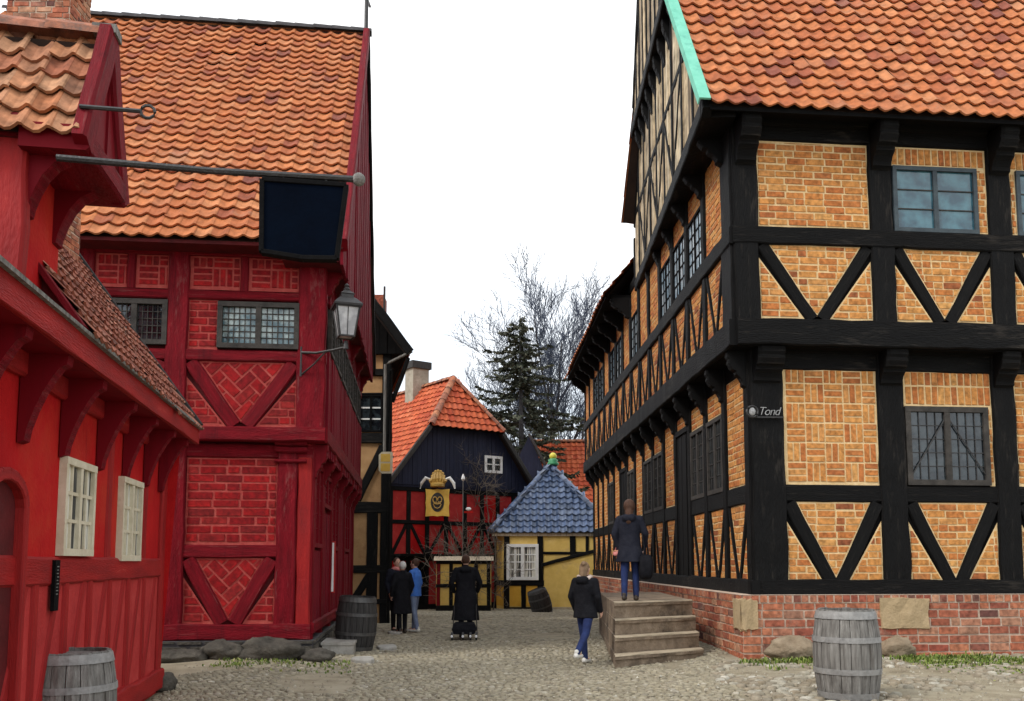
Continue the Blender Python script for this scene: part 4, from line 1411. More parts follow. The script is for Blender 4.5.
def bakery_house():
    K = at(387, 600, 39.0); K.z = 0
    zg = -.5
    th = thing('timbered_house', 'red and black timbered house with half-hipped orange roof, navy boarded gable and small white window', 'house', (K.x, K.y, zg))
    u = V((.81, .59, 0)).normalized()
    v = V((-.59, .81, 0)).normalized()
    fr = Fac(K, u, (u.y, -u.x))
    sd = Fac(K, v, (-u.x, -u.y))
    W, L = 7.6, 13.0
    Q = lambda a, b, c: fr.O + fr.s*a + sd.s*b + V((0, 0, c))
    zb = fr.hit(392, 486)[1]
    apex = at(462, 378, 41.6).z
    hz = at(443, 427, 40.3).z
    pch = math.atan((apex-zb)/(W/2+.35))
    tp = lambda nm, a, b, ww, o0=-.05, o1=.05, fc=fr: timber_part(nm, th, M['black_timber'], fc, a, b, ww, o0, o1, seg=4)
    w = MB(); w.box(Q, .03, W-.03, .03, L, zg, zb); w.build('wall', M['red_dark'], th)
    xs = [.1, 1.0, 1.95, 2.95, 3.95, 4.9, 5.8, 6.7, 7.5]
    z1, z2 = zb-1.55, zb-3.1
    for i, s in enumerate(xs): tp('post', (s, zg), (s, zb), .22)
    for zz, ww in ((zb-.02, .34), (z1, .18), (z2, .30), (zg+.15, .3)): tp('beam', (0, zz), (W, zz), ww, -.05, .06)
    for i in range(8):
        a, b = xs[i]+.1, xs[i+1]-.1
        for za, zc in ((zg+.3, z2-.15), (z2+.15, z1-.09), (z1+.09, zb-.17)):
            p = MB(); plain_fill(p, fr, [(a, za), (b, za), (b, zc), (a, zc)], .005)
            p.build('infill_panel', M['red_infill'] if (i+int(za*3)) % 3 else M['red_plaster'], th)
        tp('brace', (a, z1-.09) if i % 2 else (b, z1-.09), (b, z2+.15) if i % 2 else (a, z2+.15), .16, -.05, .04)
    d = MB(); boards(d, fr, [(1.1, zg+.25), (1.9, zg+.25), (1.9, z2-.2), (1.1, z2-.2)], .02, .2, .03); d.build('door', M['black_flat'], th)
    cn = MB(); cn.box(fr.P, .3, 2.4, z2+.05, z2+.16, 0, .6); cn.build('door_canopy', M['black_flat'], th)
    # navy boarded gable
    wz = (W+.7)/2
    sm = W/2
    tt = (hz-zb)/(apex-zb)
    g = MB()
    boards(g, fr, [(-.1, zb+.1), (W+.1, zb+.1), (sm+wz*(1-tt)-.1, hz), (sm-wz*(1-tt)+.1, hz)], .10, .24, .03)
    g.build('gable_boards', M['navy_gable'], th)
    core = MB()
    pl = [(-.05, zb), (W+.05, zb), (sm+wz*(1-tt)-.2, hz), (sm-wz*(1-tt)+.2, hz)]
    core.add([fr.P(s, q, .09) for s, q in pl]+[fr.P(s, q, -L) for s, q in pl], [(0, 1, 2, 3), (7, 6, 5, 4), (0, 4, 5, 1), (1, 5, 6, 2), (2, 6, 7, 3), (3, 7, 4, 0)])
    core.build('gable_core', M['navy_gable'], th)
    a, b = fr.hit(484.5, 465, .15)[0], fr.hit(502, 465, .15)[0]
    window(th, fr, a, b, fr.hit(493, 473, .15)[1], fr.hit(493, 456, .15)[1], .15, .12, M['white_wood'], M['glass_dark'], 2, 1, 2, .05, M['white_wood'], .05)
    sb = .8                                                     # ridge end set back
    T = M['tile_orange']
    ov = .45
    nrm = sqrt(wz**2+(apex-zb)**2)
    # left slope: eave along sd, from the front verge back
    upL = (fr.s*wz+V((0, 0, apex-zb)))/nrm
    P0 = fr.P(sm-wz, zb, ov)
    lim = lambda uc, sc: uc > max(0, (sc/nrm-tt)/(1-tt))*(ov+sb)
    roof_slope('roof', th, T, P0, sd.s, upL, L, nrm, .33, .36, inside=lim, poly=[(0, 0), (L, 0), (L, nrm), (ov+sb, nrm), (0, nrm*tt)])
    P1 = fr.P(sm+wz, zb, ov)
    upR = (-fr.s*wz+V((0, 0, apex-zb)))/nrm
    roof_slope('roof', th, T, P1+sd.s*L, -sd.s, upR, L, nrm, .33, .36, inside=lambda uc, sc: lim(L-uc, sc), poly=[(0, 0), (L, 0), (L, nrm*tt), (L-ov-sb, nrm), (0, nrm)])
    hl, hr = fr.P(sm-wz*(1-tt), hz, ov+.05), fr.P(sm+wz*(1-tt), hz, ov+.05)
    top = fr.P(sm, apex, -sb)
    mid = (hl+hr)/2
    upH = top-mid
    hw, hh = (hr-hl).length, upH.length
    roof_slope('hip_roof', th, T, hl, fr.s, upH, hw, hh, .33, .36, inside=lambda uc, sc: abs(uc-hw/2) < hw/2*(1-sc/hh)+.1, poly=[(0, 0), (hw, 0), (hw/2, hh)])
    rr = MB()
    for p, q in ((hl, top), (hr, top), (top, top+sd.s*(L-sb))): ridge_row(rr, p+V((0, 0, .05)), q+V((0, 0, .05)), .16, .42)
    rr.build('ridge_tiles', M['tile_ridge'], th)
    for s_, x in ((-1, sm-wz), (1, sm+wz)):
        m = MB(); m.bar(fr.P(x, zb-.05, ov), fr.P(sm+s_*wz*(1-tt), hz-.05, ov), .16, .2, up=(0, 0, 1)); m.build('bargeboard', M['weathered_dark'], th)
    c = top+sd.s*3.0
    c = at(417, 380, c.y); c = V((c.x, c.y, 0))
    m = MB()
    B = lambda a, b, cc: c+fr.s*a+sd.s*b+V((0, 0, cc))
    m.box(B, -.45, .45, -.4, .4, apex-2, at(417, 370, c.y).z)
    ch = m.build('chimney', M['chimney_grey'], th)
    m = MB(); m.box(B, -.55, .55, -.5, .5, at(417, 370, c.y).z, at(417, 363, c.y).z); m.build('chimney_cap', M['weathered_dark'], ch)
    # rear outshot with a dark gable seen past the right eave
    m = MB()
    ap, rt = at(529, 436, 47), at(548, 474, 47)
    lf = V((ap.x-(rt.x-ap.x), 47, rt.z))
    tri = [lf, rt, ap]
    base = [V((lf.x, 47, zg)), V((rt.x-.15, 47, zg)), V((rt.x-.15, 47, rt.z+.1)), ap, V((lf.x, 47, rt.z))]
    m.add(base+[p+V((0, 4, 0)) for p in base], [(0, 1, 2, 3, 4), (9, 8, 7, 6, 5), (1, 6, 7, 2), (2, 7, 8, 3), (3, 8, 9, 4)])
    m.build('rear_wing', M['navy_gable'], th)
    m = MB(); m.bar(ap+V((0, -.2, .08)), rt+V((.1, -.2, -.05)), .4, .12, up=(0, 0, 1)); m.build('bargeboard', M['weathered_dark'], th)
    return fr, zb, th


DF, DZB, DTH = bakery_house()


def pavilion():
    Y = 40.6
    cx = at(553, 560, Y).x
    ez = at(553, 532, Y).z
    az = at(553, 466, Y+2.8).z
    zg = -.62
    th = thing('garden_pavilion', 'small yellow timbered pavilion with blue glazed pyramid roof, green ball finial and white window', 'pavilion', (cx, Y+2.8, zg))
    hw = cx-at(490, 532, Y).x
    x0, x1, x2 = at(497, 560, Y+.4).x, at(504, 560, Y).x, at(543, 560, Y).x
    x3 = 2*cx-x1
    fr = Fac((x1, Y+.15), (1, 0), (0, -1))
    tp = lambda nm, fc, a, b, ww, o0=-.05, o1=.05, mt=M['black_timber']: timber_part(nm, th, mt, fc, a, b, ww, o0, o1, seg=3)
    pts = [(x1, Y+.15), (x3, Y+.15), (x3+.4, Y+1.2), (x3+.4, Y+5), (x0-.1, Y+5), (x0-.1, Y+1.2)]
    m = MB()
    m.add([V((x, y, zg)) for x, y in pts]+[V((x, y, ez+.1)) for x, y in pts], [(i, (i+1) % 6, 6+(i+1) % 6, 6+i) for i in range(6)])
    m.build('wall', M['yellow_plaster'], th)
    z = lambda py: fr.hit(525, py)[1]
    W = x2-x1
    for s in (.12, W-.12, W+1.35, x3-x1-.1): tp('post', fr, (s, zg), (s, ez), .26)
    tp('beam', fr, (0, z(583)), (x3-x1, z(583)), .24, -.05, .06)
    tp('beam', fr, (0, z(610)), (x3-x1, z(610)), .26, -.05, .07)
    tp('post', fr, (W/2, z(608)), (W/2, z(584)), .22)
    for s0, s1 in ((.26, W/2-.12), (W/2+.12, W-.26)):
        p = MB(); plain_fill(p, fr, [(s0, z(606)), (s1, z(606)), (s1, z(586)), (s0, z(586))], .01); p.build('infill_panel', M['yellow_deep'], th)
    window(th, fr, fr.hit(506.5, 560)[0], fr.hit(538.5, 560)[0], z(580), z(544), .03, .14, M['white_wood'], M['curtain'], 2, 2, 4, .05, M['white_wood'], .07)
    ch = Fac((x0-.1, Y+1.2), (x1-x0+.1, -1.05), (-1.05, -(x1-x0+.1)))
    l = hypot(x1-x0+.1, 1.05)
    tp('post', ch, (.1, zg), (.1, ez), .2)
    tp('beam', ch, (0, z(583)), (l, z(583)), .24, -.05, .05)
    p = MB(); plain_fill(p, ch, [(.2, z(606)), (l-.05, z(606)), (l-.05, z(586)), (.2, z(586))], .01); p.build('infill_panel', M['yellow_deep'], th)
    for s in (W+.75, W+2.0):
        tp('beam', fr, (W-.1, z(553)), (x3-x1, z(553)), .12) if s < W+1 else tp('post', fr, (s, z(553)), (s, ez), .14)
    ap = V((cx, Y+hw, az))
    cs = [V((cx-hw, Y, ez)), V((cx+hw, Y, ez)), V((cx+hw, Y+2*hw, ez)), V((cx-hw, Y+2*hw, ez))]
    for i in range(4):
        a, b = cs[i], cs[(i+1) % 4]
        mid = (a+b)/2
        up = ap-mid
        ww, hh = (b-a).length, up.length
        roof_slope('roof', th, M['tile_blue'], a, b-a, up, ww, hh, .31, .36, inside=lambda uc, sc: abs(uc-ww/2) < ww/2*(1-sc/hh)+.12, poly=[(0, 0), (ww, 0), (ww/2, hh)], amp=.055)
    r = MB()
    for a in cs: ridge_row(r, a+V((0, 0, .06)), ap+V((0, 0, .05)), .15, .40)
    r.build('ridge_tiles', M['tile_blue'], th)
    e = MB()
    e.box(lambda a, b, c: V((a, b, c)), cx-hw+.1, cx+hw-.1, Y+.08, Y+.2, ez-.18, ez-.02)
    e.build('cornice', M['pale_board'], th)
    c = at(553, 455, ap.y)
    f = MB(); f.ball(c+V((0, 0, -.06)), .18, 14, 10); fn = f.build('finial', M['ball_yellow'], th, True)
    f = MB(); f.lathe(c, [(.26, -.50), (.29, -.42), (.21, -.32), (.25, -.24), (.14, -.18)], 14); f.build('finial_base', M['ball_green'], fn, True)
    # yellow garden wall with a sloping black coping, in front of the right side
    w = thing('garden_wall', 'yellow plastered garden wall with sloping black coping right of the pavilion window', 'wall', (x2+.1, Y-.4, zg))
    g = Fac((x2+.05, Y-.25), (1, 0), (0, -1))
    zl, zr_ = at(545, 566, Y-.25).z, at(590, 551, Y-.25).z
    xl = at(592, 551, Y-.25).x-x2+.25
    m = MB()
    m.add([g.P(s, q, o) for o in (0, -.3) for s, q in ((0, zg), (xl, zg), (xl, zr_), (0, zl))], [(0, 1, 2, 3), (7, 6, 5, 4), (0, 3, 7, 4), (1, 5, 6, 2), (3, 2, 6, 7)])
    m.build('wall_body', M['yellow_plaster'], w)
    timber_part('coping', w, M['black_timber'], g, (-.1, zl+.05), (xl, zr_+.05), .16, -.34, .06)
    b = MB(); b.box(g.P, 0, xl, zg, zg+.28, 0, .05); b.build('plinth', M['stone_nose'], w)
    # low yellow timbered wall to the left
    a0, a1 = at(436, 600, 38.5), at(491, 600, 38.5)
    w = thing('garden_wall', 'low yellow panelled wall with black timbers and pale coping left of the pavilion', 'wall', ((a0.x+a1.x)/2, 38.5, -.5))
    g = Fac((a0.x, 38.5), (1, 0), (0, -1))
    L = a1.x-a0.x
    zt = at(460, 561, 38.5).z
    m = MB(); m.box(g.P, 0, L, -.6, zt, -.25, 0); m.build('wall_body', M['yellow_plaster'], w)
    for k in range(5): timber_part('post', w, M['black_timber'] if k else M['red_timber'], g, (.1+k*(L-.2)/4, -.5), (.1+k*(L-.2)/4, zt), .16, -.05, .04, seg=3)
    for q, ww in ((-.32, .3), (zt-1.05, .16), (zt-.06, .14)): timber_part('beam', w, M['black_timber'], g, (0, q), (L, q), ww, -.05, .05, seg=4)
    m = MB()
    m.add([g.P(s, q, o) for s in (-.1, L+.1) for o, q in ((.16, zt+.02), (-.12, zt+.20), (-.4, zt+.02))], [(0, 1, 4, 3), (1, 2, 5, 4), (0, 3, 5, 2), (0, 2, 1), (3, 4, 5)])
    m.build('coping', M['pale_board'], w)
    # a crooked dark tub leaning against the wall
    return Y


PAV_Y = pavilion()


def far_house():
    Y = 62
    a, b = at(533, 442, Y), at(600, 444, Y)
    z0 = a.z-5.2
    th = thing('house', 'far house with bright orange tiled roof showing behind the pavilion roof', 'house', ((a.x+b.x)/2, Y, -.6))
    W = b.x-a.x+5
    m = MB()
    m.box(lambda x, y, z: V((a.x+x, Y+y, z)), .1, W, -3.6, 3.6, -.6, z0)
    m.add([V((a.x+x, Y+y, z)) for x in (.1, W) for y, z in ((-3.6, z0), (3.6, z0), (0, a.z))], [(0, 1, 2), (5, 4, 3)])
    m.build('wall', M['buff_plaster'], th)
    for sg in (-1, 1):
        up = V((0, -sg*4.0, 5.2))
        P = V((a.x-.2 if sg < 0 else a.x+W+.2, Y+sg*4.0, z0))
        roof_slope('roof', th, M['tile_orange'], P, V((-sg, 0, 0)), up, W+.4, up.length, .36, .42)
    r = MB(); ridge_row(r, V((a.x-.2, Y, a.z+.05)), V((a.x+W+.2, Y, a.z+.05)), .16, .45); r.build('ridge_tiles', M['tile_ridge'], th)
    fc = Fac((a.x, Y-3.6), (1, 0), (0, -1))
    for k in range(3): window(th, fc, 1+k*2.4, 2+k*2.4, 1.0, 2.4, .02, .1, M['white_wood'], M['glass_dark'], 2, 1, 3, .04, M['white_wood'])


far_house()


# ================================================================== ground
def ground():
    def axis(lo, hi, st, far):
        a = []
        x = lo
        while x <= hi+1e-6:
            a.append(x); x += st
        return [-q for q in reversed(far) if -q < lo] + a + [q for q in far if q > hi]
    xs = axis(-12, 14, .5, [20, 40, 90, 250, 900])
    ys = axis(-4, 60, .5, [80, 140, 300, 900])
    m = MB()
    m.add([V((x, y, gz(max(-14, min(16, x)), max(-5, min(62, y)))-.012)) for y in ys for x in xs],
          [(j*len(xs)+i, j*len(xs)+i+1, (j+1)*len(xs)+i+1, (j+1)*len(xs)+i) for j in range(len(ys)-1) for i in range(len(xs)-1)])
    tag(m.build('ground', M['earth'], smooth=True), kind='structure')

    def free(x, y):
        p = V((x, y, 0))
        q = p-MF.O
        if y > 15 and q.dot(MS.o) < .28 and q.dot(MF.o) < .15: return False
        q = p-TF.O
        if q.dot(TS.o) < .15 and q.dot(TF.o) < .2 and y > 14: return False
        q = p-LW.O
        if q.dot(LW.o) < .1 and q.dot(LW.s) < .1: return False
        return True

    def stones(mb, x0, x1, y0, y1, sx, sy, h, keep=None, rnd=.28):
        y = y0
        r = 0
        while y < y1:
            x = x0+(sx/2 if r % 2 else 0)
            while x < x1:
                cx, cy = x+R.uniform(-rnd, rnd)*sx*.5, y+R.uniform(-rnd, rnd)*sy*.5
                if (keep is None or keep(cx, cy)) and free(cx, cy):
                    z = gz(cx, cy)
                    n = 7
                    a0 = R.uniform(0, 6)
                    ax, ay = sx*R.uniform(.42, .52), sy*R.uniform(.42, .52)
                    hh = h*R.uniform(.5, 1.3)
                    ra = [R.uniform(.86, 1.08) for _ in range(n)]
                    ring = lambda k, q: [(cx+cos(a0+2*pi*i/n)*ax*ra[i]*k, cy+sin(a0+2*pi*i/n)*ay*ra[i]*k, z+q) for i in range(n)]
                    mb.add(ring(1, -.02)+ring(.92, hh*.55)+ring(.6, hh*.95)+[(cx, cy, z+hh)],
                           [(i, (i+1) % n, n+(i+1) % n, n+i) for i in range(n)]+[(n+i, n+(i+1) % n, 2*n+(i+1) % n, 2*n+i) for i in range(n)]+[(2*n+i, 2*n+(i+1) % n, 3*n) for i in range(n)])
                x += sx*R.uniform(.93, 1.07)
            y += sy*.97
            r += 1
    edge = lambda x, y: x > 2.9+.4*noise.noise(V((x, y*.7, 0)))+max(0, (y-13.2))*.25 and y < 16.6
    patch = lambda x, y: noise.noise(V((x*.55, y*.4, 7)))
    m = MB()
    stones(m, -5.2, 7.5, 9.6, 20, .105, .10, .012, lambda x, y: not edge(x, y) and patch(x, y) < .33 and x > -4.6+.3*noise.noise(V((x, y, 2)))+max(0, y-13)*.45-max(0, y-15)*.45)
    stones(m, -4.5, 4.2, 20, 44, .16, .15, .012, lambda x, y: patch(x, y) < .36)
    o = m.build('cobblestones', M['cobble'], smooth=True)
    tag(o, kind='stuff'); o['label'] = 'small worn greyish tan cobblestones paving the street'; o['category'] = 'paving'
    m = MB()
    stones(m, 2.3, 9.5, 9.8, 16.4, .17, .15, .030, lambda x, y: edge(x, y) and patch(x*1.6, y*1.9) < .12, .45)
    o = m.build('fieldstones', M['cobble_pale'], smooth=True)
    tag(o, kind='stuff'); o['label'] = 'larger rounded pale fieldstones along the foot of the yellow brick house'; o['category'] = 'paving'
    # loose pebbles and grit
    m = MB()
    for _ in range(2600):
        y = 9.8+abs(R.gauss(0, 5))
        x = R.uniform(-5, 7)
        if not free(x, y): continue
        r = R.uniform(.008, .026)
        z = gz(x, y)+.012
        n = 5
        a0 = R.uniform(0, 6)
        m.add([(x+cos(a0+2*pi*i/n)*r, y+sin(a0+2*pi*i/n)*r*.8, z) for i in range(n)]+[(x, y, z+r*1.1)], [(i, (i+1) % n, n) for i in range(n)])
    o = m.build('gravel', M['cobble_pale'])
    tag(o, kind='stuff'); o['label'] = 'loose pale grit and pebbles lying between the cobblestones'; o['category'] = 'gravel'
    # grass at the foot of the yellow house
    m = MB()
    def tuft(cx, cy, n, h, sp):
        for _ in range(n):
            x, y = cx+R.gauss(0, sp), cy+R.gauss(0, sp*.6)
            z = gz(x, y)
            a = R.uniform(0, 2*pi)
            hh = h*R.uniform(.4, 1.2)
            le = R.uniform(.2, 1.0)*hh
            w = R.uniform(.008, .018)
            s = V((cos(a+pi/2), sin(a+pi/2), 0))*w
            p0, p1, p2 = V((x, y, z)), V((x+cos(a)*le*.4, y+sin(a)*le*.4, z+hh*.65)), V((x+cos(a)*le, y+sin(a)*le, z+hh))
            m.add([p0-s, p0+s, p1+s*.8, p1-s*.8, p2], [(0, 1, 2, 3), (3, 2, 4)])
    for _ in range(430):
        s = R.uniform(2.2, 7.5)
        o_ = abs(R.gauss(.35, .75))
        p = MF.P(s, 0, .45+o_*1.2)
        if patch(p.x*2, p.y*2) > -.25: tuft(p.x, p.y, 26, R.uniform(.03, .11)/(1+max(0, o_-.4)), .13)
    for _ in range(46):
        s = R.uniform(-.6, .9)
        p = MF.P(s, 0, .75+abs(R.gauss(.2, .35)))
        tuft(p.x, p.y, 22, .09, .10)
    for _ in range(40):
        p = V((R.uniform(-4.6, -2.6), R.uniform(13.6, 15), 0)); tuft(p.x, p.y, 12, .05, .12)
    o = m.build('grass', M['grass'])
    tag(o, kind='stuff'); o['label'] = 'bright green grass and weeds growing along the brick foundation'; o['category'] = 'grass'


ground()


# ================================================================== stones, steps, barrels
def boulder(name, label, x, y, r, mat, seed, group=None, sink=.25):
    z = gz(x, y)+r[2]*(1-sink*2)
    o = V((seed*3.1, seed*1.7, seed))
    m = MB()
    m.ball((x, y, z), r, 30, 18, f=lambda d: 1+.26*noise.noise(d*1.5+o)+.13*noise.noise(d*3.4+o)+.05*noise.noise(d*9+o))
    ob = m.build(name, M[mat], None, True, loc=(x, y, z-r[2]))
    return tag(ob, label, 'boulder', group)


def bpx(px, py):                       # point of the street seen at a pixel
    d = ray(px, py)
    t = CAMZ/-d.z
    for _ in range(4):
        p = V((0, 0, CAMZ))+d*t
        t = (CAMZ-gz(p.x, p.y))/-d.z
    return V((0, 0, CAMZ))+d*t


def stones():
    p = TQ(-.55, -.50, 0); boulder('boulder', 'largest dark boulder lying against the foot of the tall red house', p.x, p.y, (.55, .30, .22), 'boulder', 1)
    p = TQ(-1.30, -.50, 0); boulder('boulder', 'rounded dark boulder left of the largest one by the tall red house', p.x, p.y, (.34, .26, .17), 'boulder', 2)
    p = TQ(-1.95, -.60, 0); boulder('boulder', 'flat low boulder leftmost in the row by the tall red house', p.x, p.y, (.42, .25, .12), 'boulder', 3)
    p = TQ(.20, -.55, 0); boulder('boulder', 'flat topped stone between the largest dark boulder and the door step', p.x, p.y, (.30, .26, .13), 'boulder', 4)
    p = LW.P(.12, 0, .02); boulder('boulder', 'small dark round stone at the corner of the low red house', p.x, p.y, (.17, .17, .16), 'boulder', 5)
    p = MF.P(.35, 0, .62); boulder('boulder', 'pale rounded boulder at the corner foundation of the yellow brick house', p.x, p.y, (.40, .24, .22), 'boulder_pale', 6, sink=.1)
    p = MF.hit(896, 648, .34); p = MF.P(p[0], 0, .40); boulder('boulder', 'round grey brown boulder under the sandstone block behind the barrel', p.x, p.y, (.30, .16, .20), 'boulder_pale', 9, sink=.1)
    def slab(label, px, py, w, d, h, rz, mat='slab', name='stone_slab'):
        p = bpx(px, py)
        n = 7
        m = MB()
        ring = lambda k, z: [V((p.x+w*k*cos(a+.3*sin(3*a))*cos(rz)-d*k*sin(a)*sin(rz), p.y+w*k*cos(a+.3*sin(3*a))*sin(rz)+d*k*sin(a)*cos(rz), p.z+z)) for a in [2*pi*(i+.5)/n for i in range(n)]]
        m.loft([ring(1, -.05), ring(1, h-.02), ring(.95, h)])
        tag(m.build(name, M[mat], None, loc=(p.x, p.y, p.z)), label, 'slab')
    slab('pale flat slab lying on the cobbles in front of the dark barrel', 364, 662, .22, .30, .07, .2)
    slab('pale flat slab in the gutter right of the dark barrel', 388, 649, .22, .38, .06, .15)
    slab('pale flat slab by the feet of the woman with white hair', 396, 634, .20, .28, .06, .1)
    slab('flat stone kerb piece farther up beside the narrow timbered house', 383, 622, .25, .35, .10, .1)
    # door step of the tall red house
    a = TQ(.18, .55, 0)
    m = MB()
    B = lambda x, y, z: a+TF.s*x+TS.s*y+V((0, 0, z))
    z0 = gz(a.x, a.y)
    m.box(B, 0, .55, 0, 1.0, z0-.1, z0+.14)
    m.box(B, -.02, .57, -.02, 1.02, z0+.142, z0+.19)
    tag(m.build('door_step', M['slab'], None, loc=(a.x, a.y, z0)), 'stone door step beside the corner of the tall red house', 'step')


stones()


def stairs():
    z = lambda px, py, Y: at(px, py, Y).z
    L = [(15.15, 615), (15.5, 615), (15.85, 615), (16.2, 614.5)]
    Rr = [(16.35, 703), (16.65, 699), (16.95, 696), (17.25, 693)]
    tops = [.10, .375, .645, .93]
    pL = [at(px, 640, Y) for Y, px in L]
    pR = [at(px, 640, Y) for Y, px in Rr]
    bL, bR = V((2.05, 21.4, 0)), V((3.55, 22.0, 0))
    th = thing('stone_staircase', 'worn stone staircase of four steps at the street door of the yellow brick house', 'steps', ((pL[0].x+pR[0].x)/2, 16, 0))
    for i in range(4):
        m = MB()
        a, b = pL[i].copy(), pR[i].copy()
        a.z = b.z = 0
        zb = -.30 if i == 0 else tops[i-1]-.03
        zt = tops[i]
        bk = (bL, bR)
        n = 8
        def ring(t):
            p = a.lerp(b, t); q = bk[0].lerp(bk[1], t)
            f = (p-q).normalized()
            e = lambda s=.012: R.uniform(-s, s)
            h = zt-.07
            zz = lambda v: V((0, 0, v))
            return [q+zz(zb), p+f*e()+zz(zb), p+f*(e())+zz(zb+(h-zb)*.5), p+f*e()+zz(h), p+f*(.045+e())+zz(h+.005), p+f*(.05+e())+zz(zt-.015+e(.006)), p+f*.03+zz(zt+e(.006)), q+zz(zt)]
        m.loft([ring(k/n) for k in range(n+1)])
        m.build('stair_step', M['stone_step'], th)
        nb = MB()
        nb.loft([[a.lerp(b, k/n)+(a-bL).normalized()*(.055+R.uniform(-.01, .01))+V((0, 0, zt-.012)), a.lerp(b, k/n)+(a-bL).normalized()*(.05)+V((0, 0, zt+.006+R.uniform(-.003, .003))), a.lerp(b, k/n)-(a-bL).normalized()*(.30)+V((0, 0, zt+.007))] for k in range(n+1)], closed=False)
        nb.build('tread', M['stone_nose'], th.children[-1])
    return pL, pR


STL, STR = stairs()


def barrel_proto(h, r, mat, hoop, lid):
    th = thing('barrel', 'x', 'barrel', (0, 0, 0))
    n = 20
    m = MB()
    prof = lambda t: r*(.83+.17*sin(pi*t)**.8)
    for k in range(n):
        a0, a1 = 2*pi*(k+.03)/n, 2*pi*(k+.97)/n
        am = (a0+a1)/2
        off = R.uniform(-.006, .004)
        rings = []
        for i in range(9):
            t = i/8
            q = prof(t)+off
            z = h*t+(R.uniform(-.008, .008) if i == 8 else 0)
            rings.append([V((cos(a)*x, sin(a)*x, z)) for a, x in ((a0, q-.03), (a0, q-.004), (am, q+.003), (a1, q-.004), (a1, q-.03))])
        m.loft(rings)
    m.build('staves', mat, th)
    for t0, t1 in ((.015, .085), (.29, .35), (.64, .70), (.90, .985)):
        b = MB()
        b.loft([[V((cos(a)*(prof(t)+g), sin(a)*(prof(t)+g), h*t)) for t, g in ((t0, .002), (t0, .012), (t1, .012), (t1, .002))] for a in [2*pi*k/28 for k in range(28)]]+[[V((prof(t)+g, 0, h*t)) for t, g in ((t0, .002), (t0, .012), (t1, .012), (t1, .002))]], caps=False)
        b.build('hoop', hoop, th)
    l = MB()
    rr = prof(1)-.025
    l.lathe((0, 0, 0), [(rr, h-.06), (rr, h-.035), (.001, h-.03)], 24)
    lo = l.build('lid', mat, th)
    return th


def barrels():
    p = V(((842-512)/900*11.25, 11.25, 0)); p.z = gz(p.x, p.y)
    b = barrel_proto(1.08, .40, M['weathered'], M['hoop'], None)
    b.location = p; b.rotation_euler.z = .4
    tag(b, 'upright weathered grey oak barrel in front of the brick foundation of the yellow house', 'barrel')
    c = copy_tree(b)
    q = at(69, 700, 7.75); c.location = (q.x, q.y, gz(q.x, q.y)); c.scale = (.93, .93, .83); c.rotation_euler.z = 1.3
    c['label'] = 'weathered grey barrel beside the wall of the low red house, cut by the picture edge'
    d = barrel_proto(1.0, .385, M['weathered_dark'], M['hoop_dark'], None)
    q = bpx(354, 650); d.location = q; d.rotation_euler = (.02, .06, .2)
    tag(d, 'dark almost black barrel with thin hoops at the end of the tall red house', 'barrel')
    e = copy_tree(d)
    q = at(550, 618, 37.2); e.location = (q.x-.25, q.y, gz(q.x, q.y)-.08); e.scale = (1.15, 1.15, 1.05); e.rotation_euler = (0, radians(-20), .5)
    e['label'] = 'tilted dark tub leaning by the yellow wall under the pavilion'
    e.name = 'wooden_tub'
    e['category'] = 'tub'


barrels()


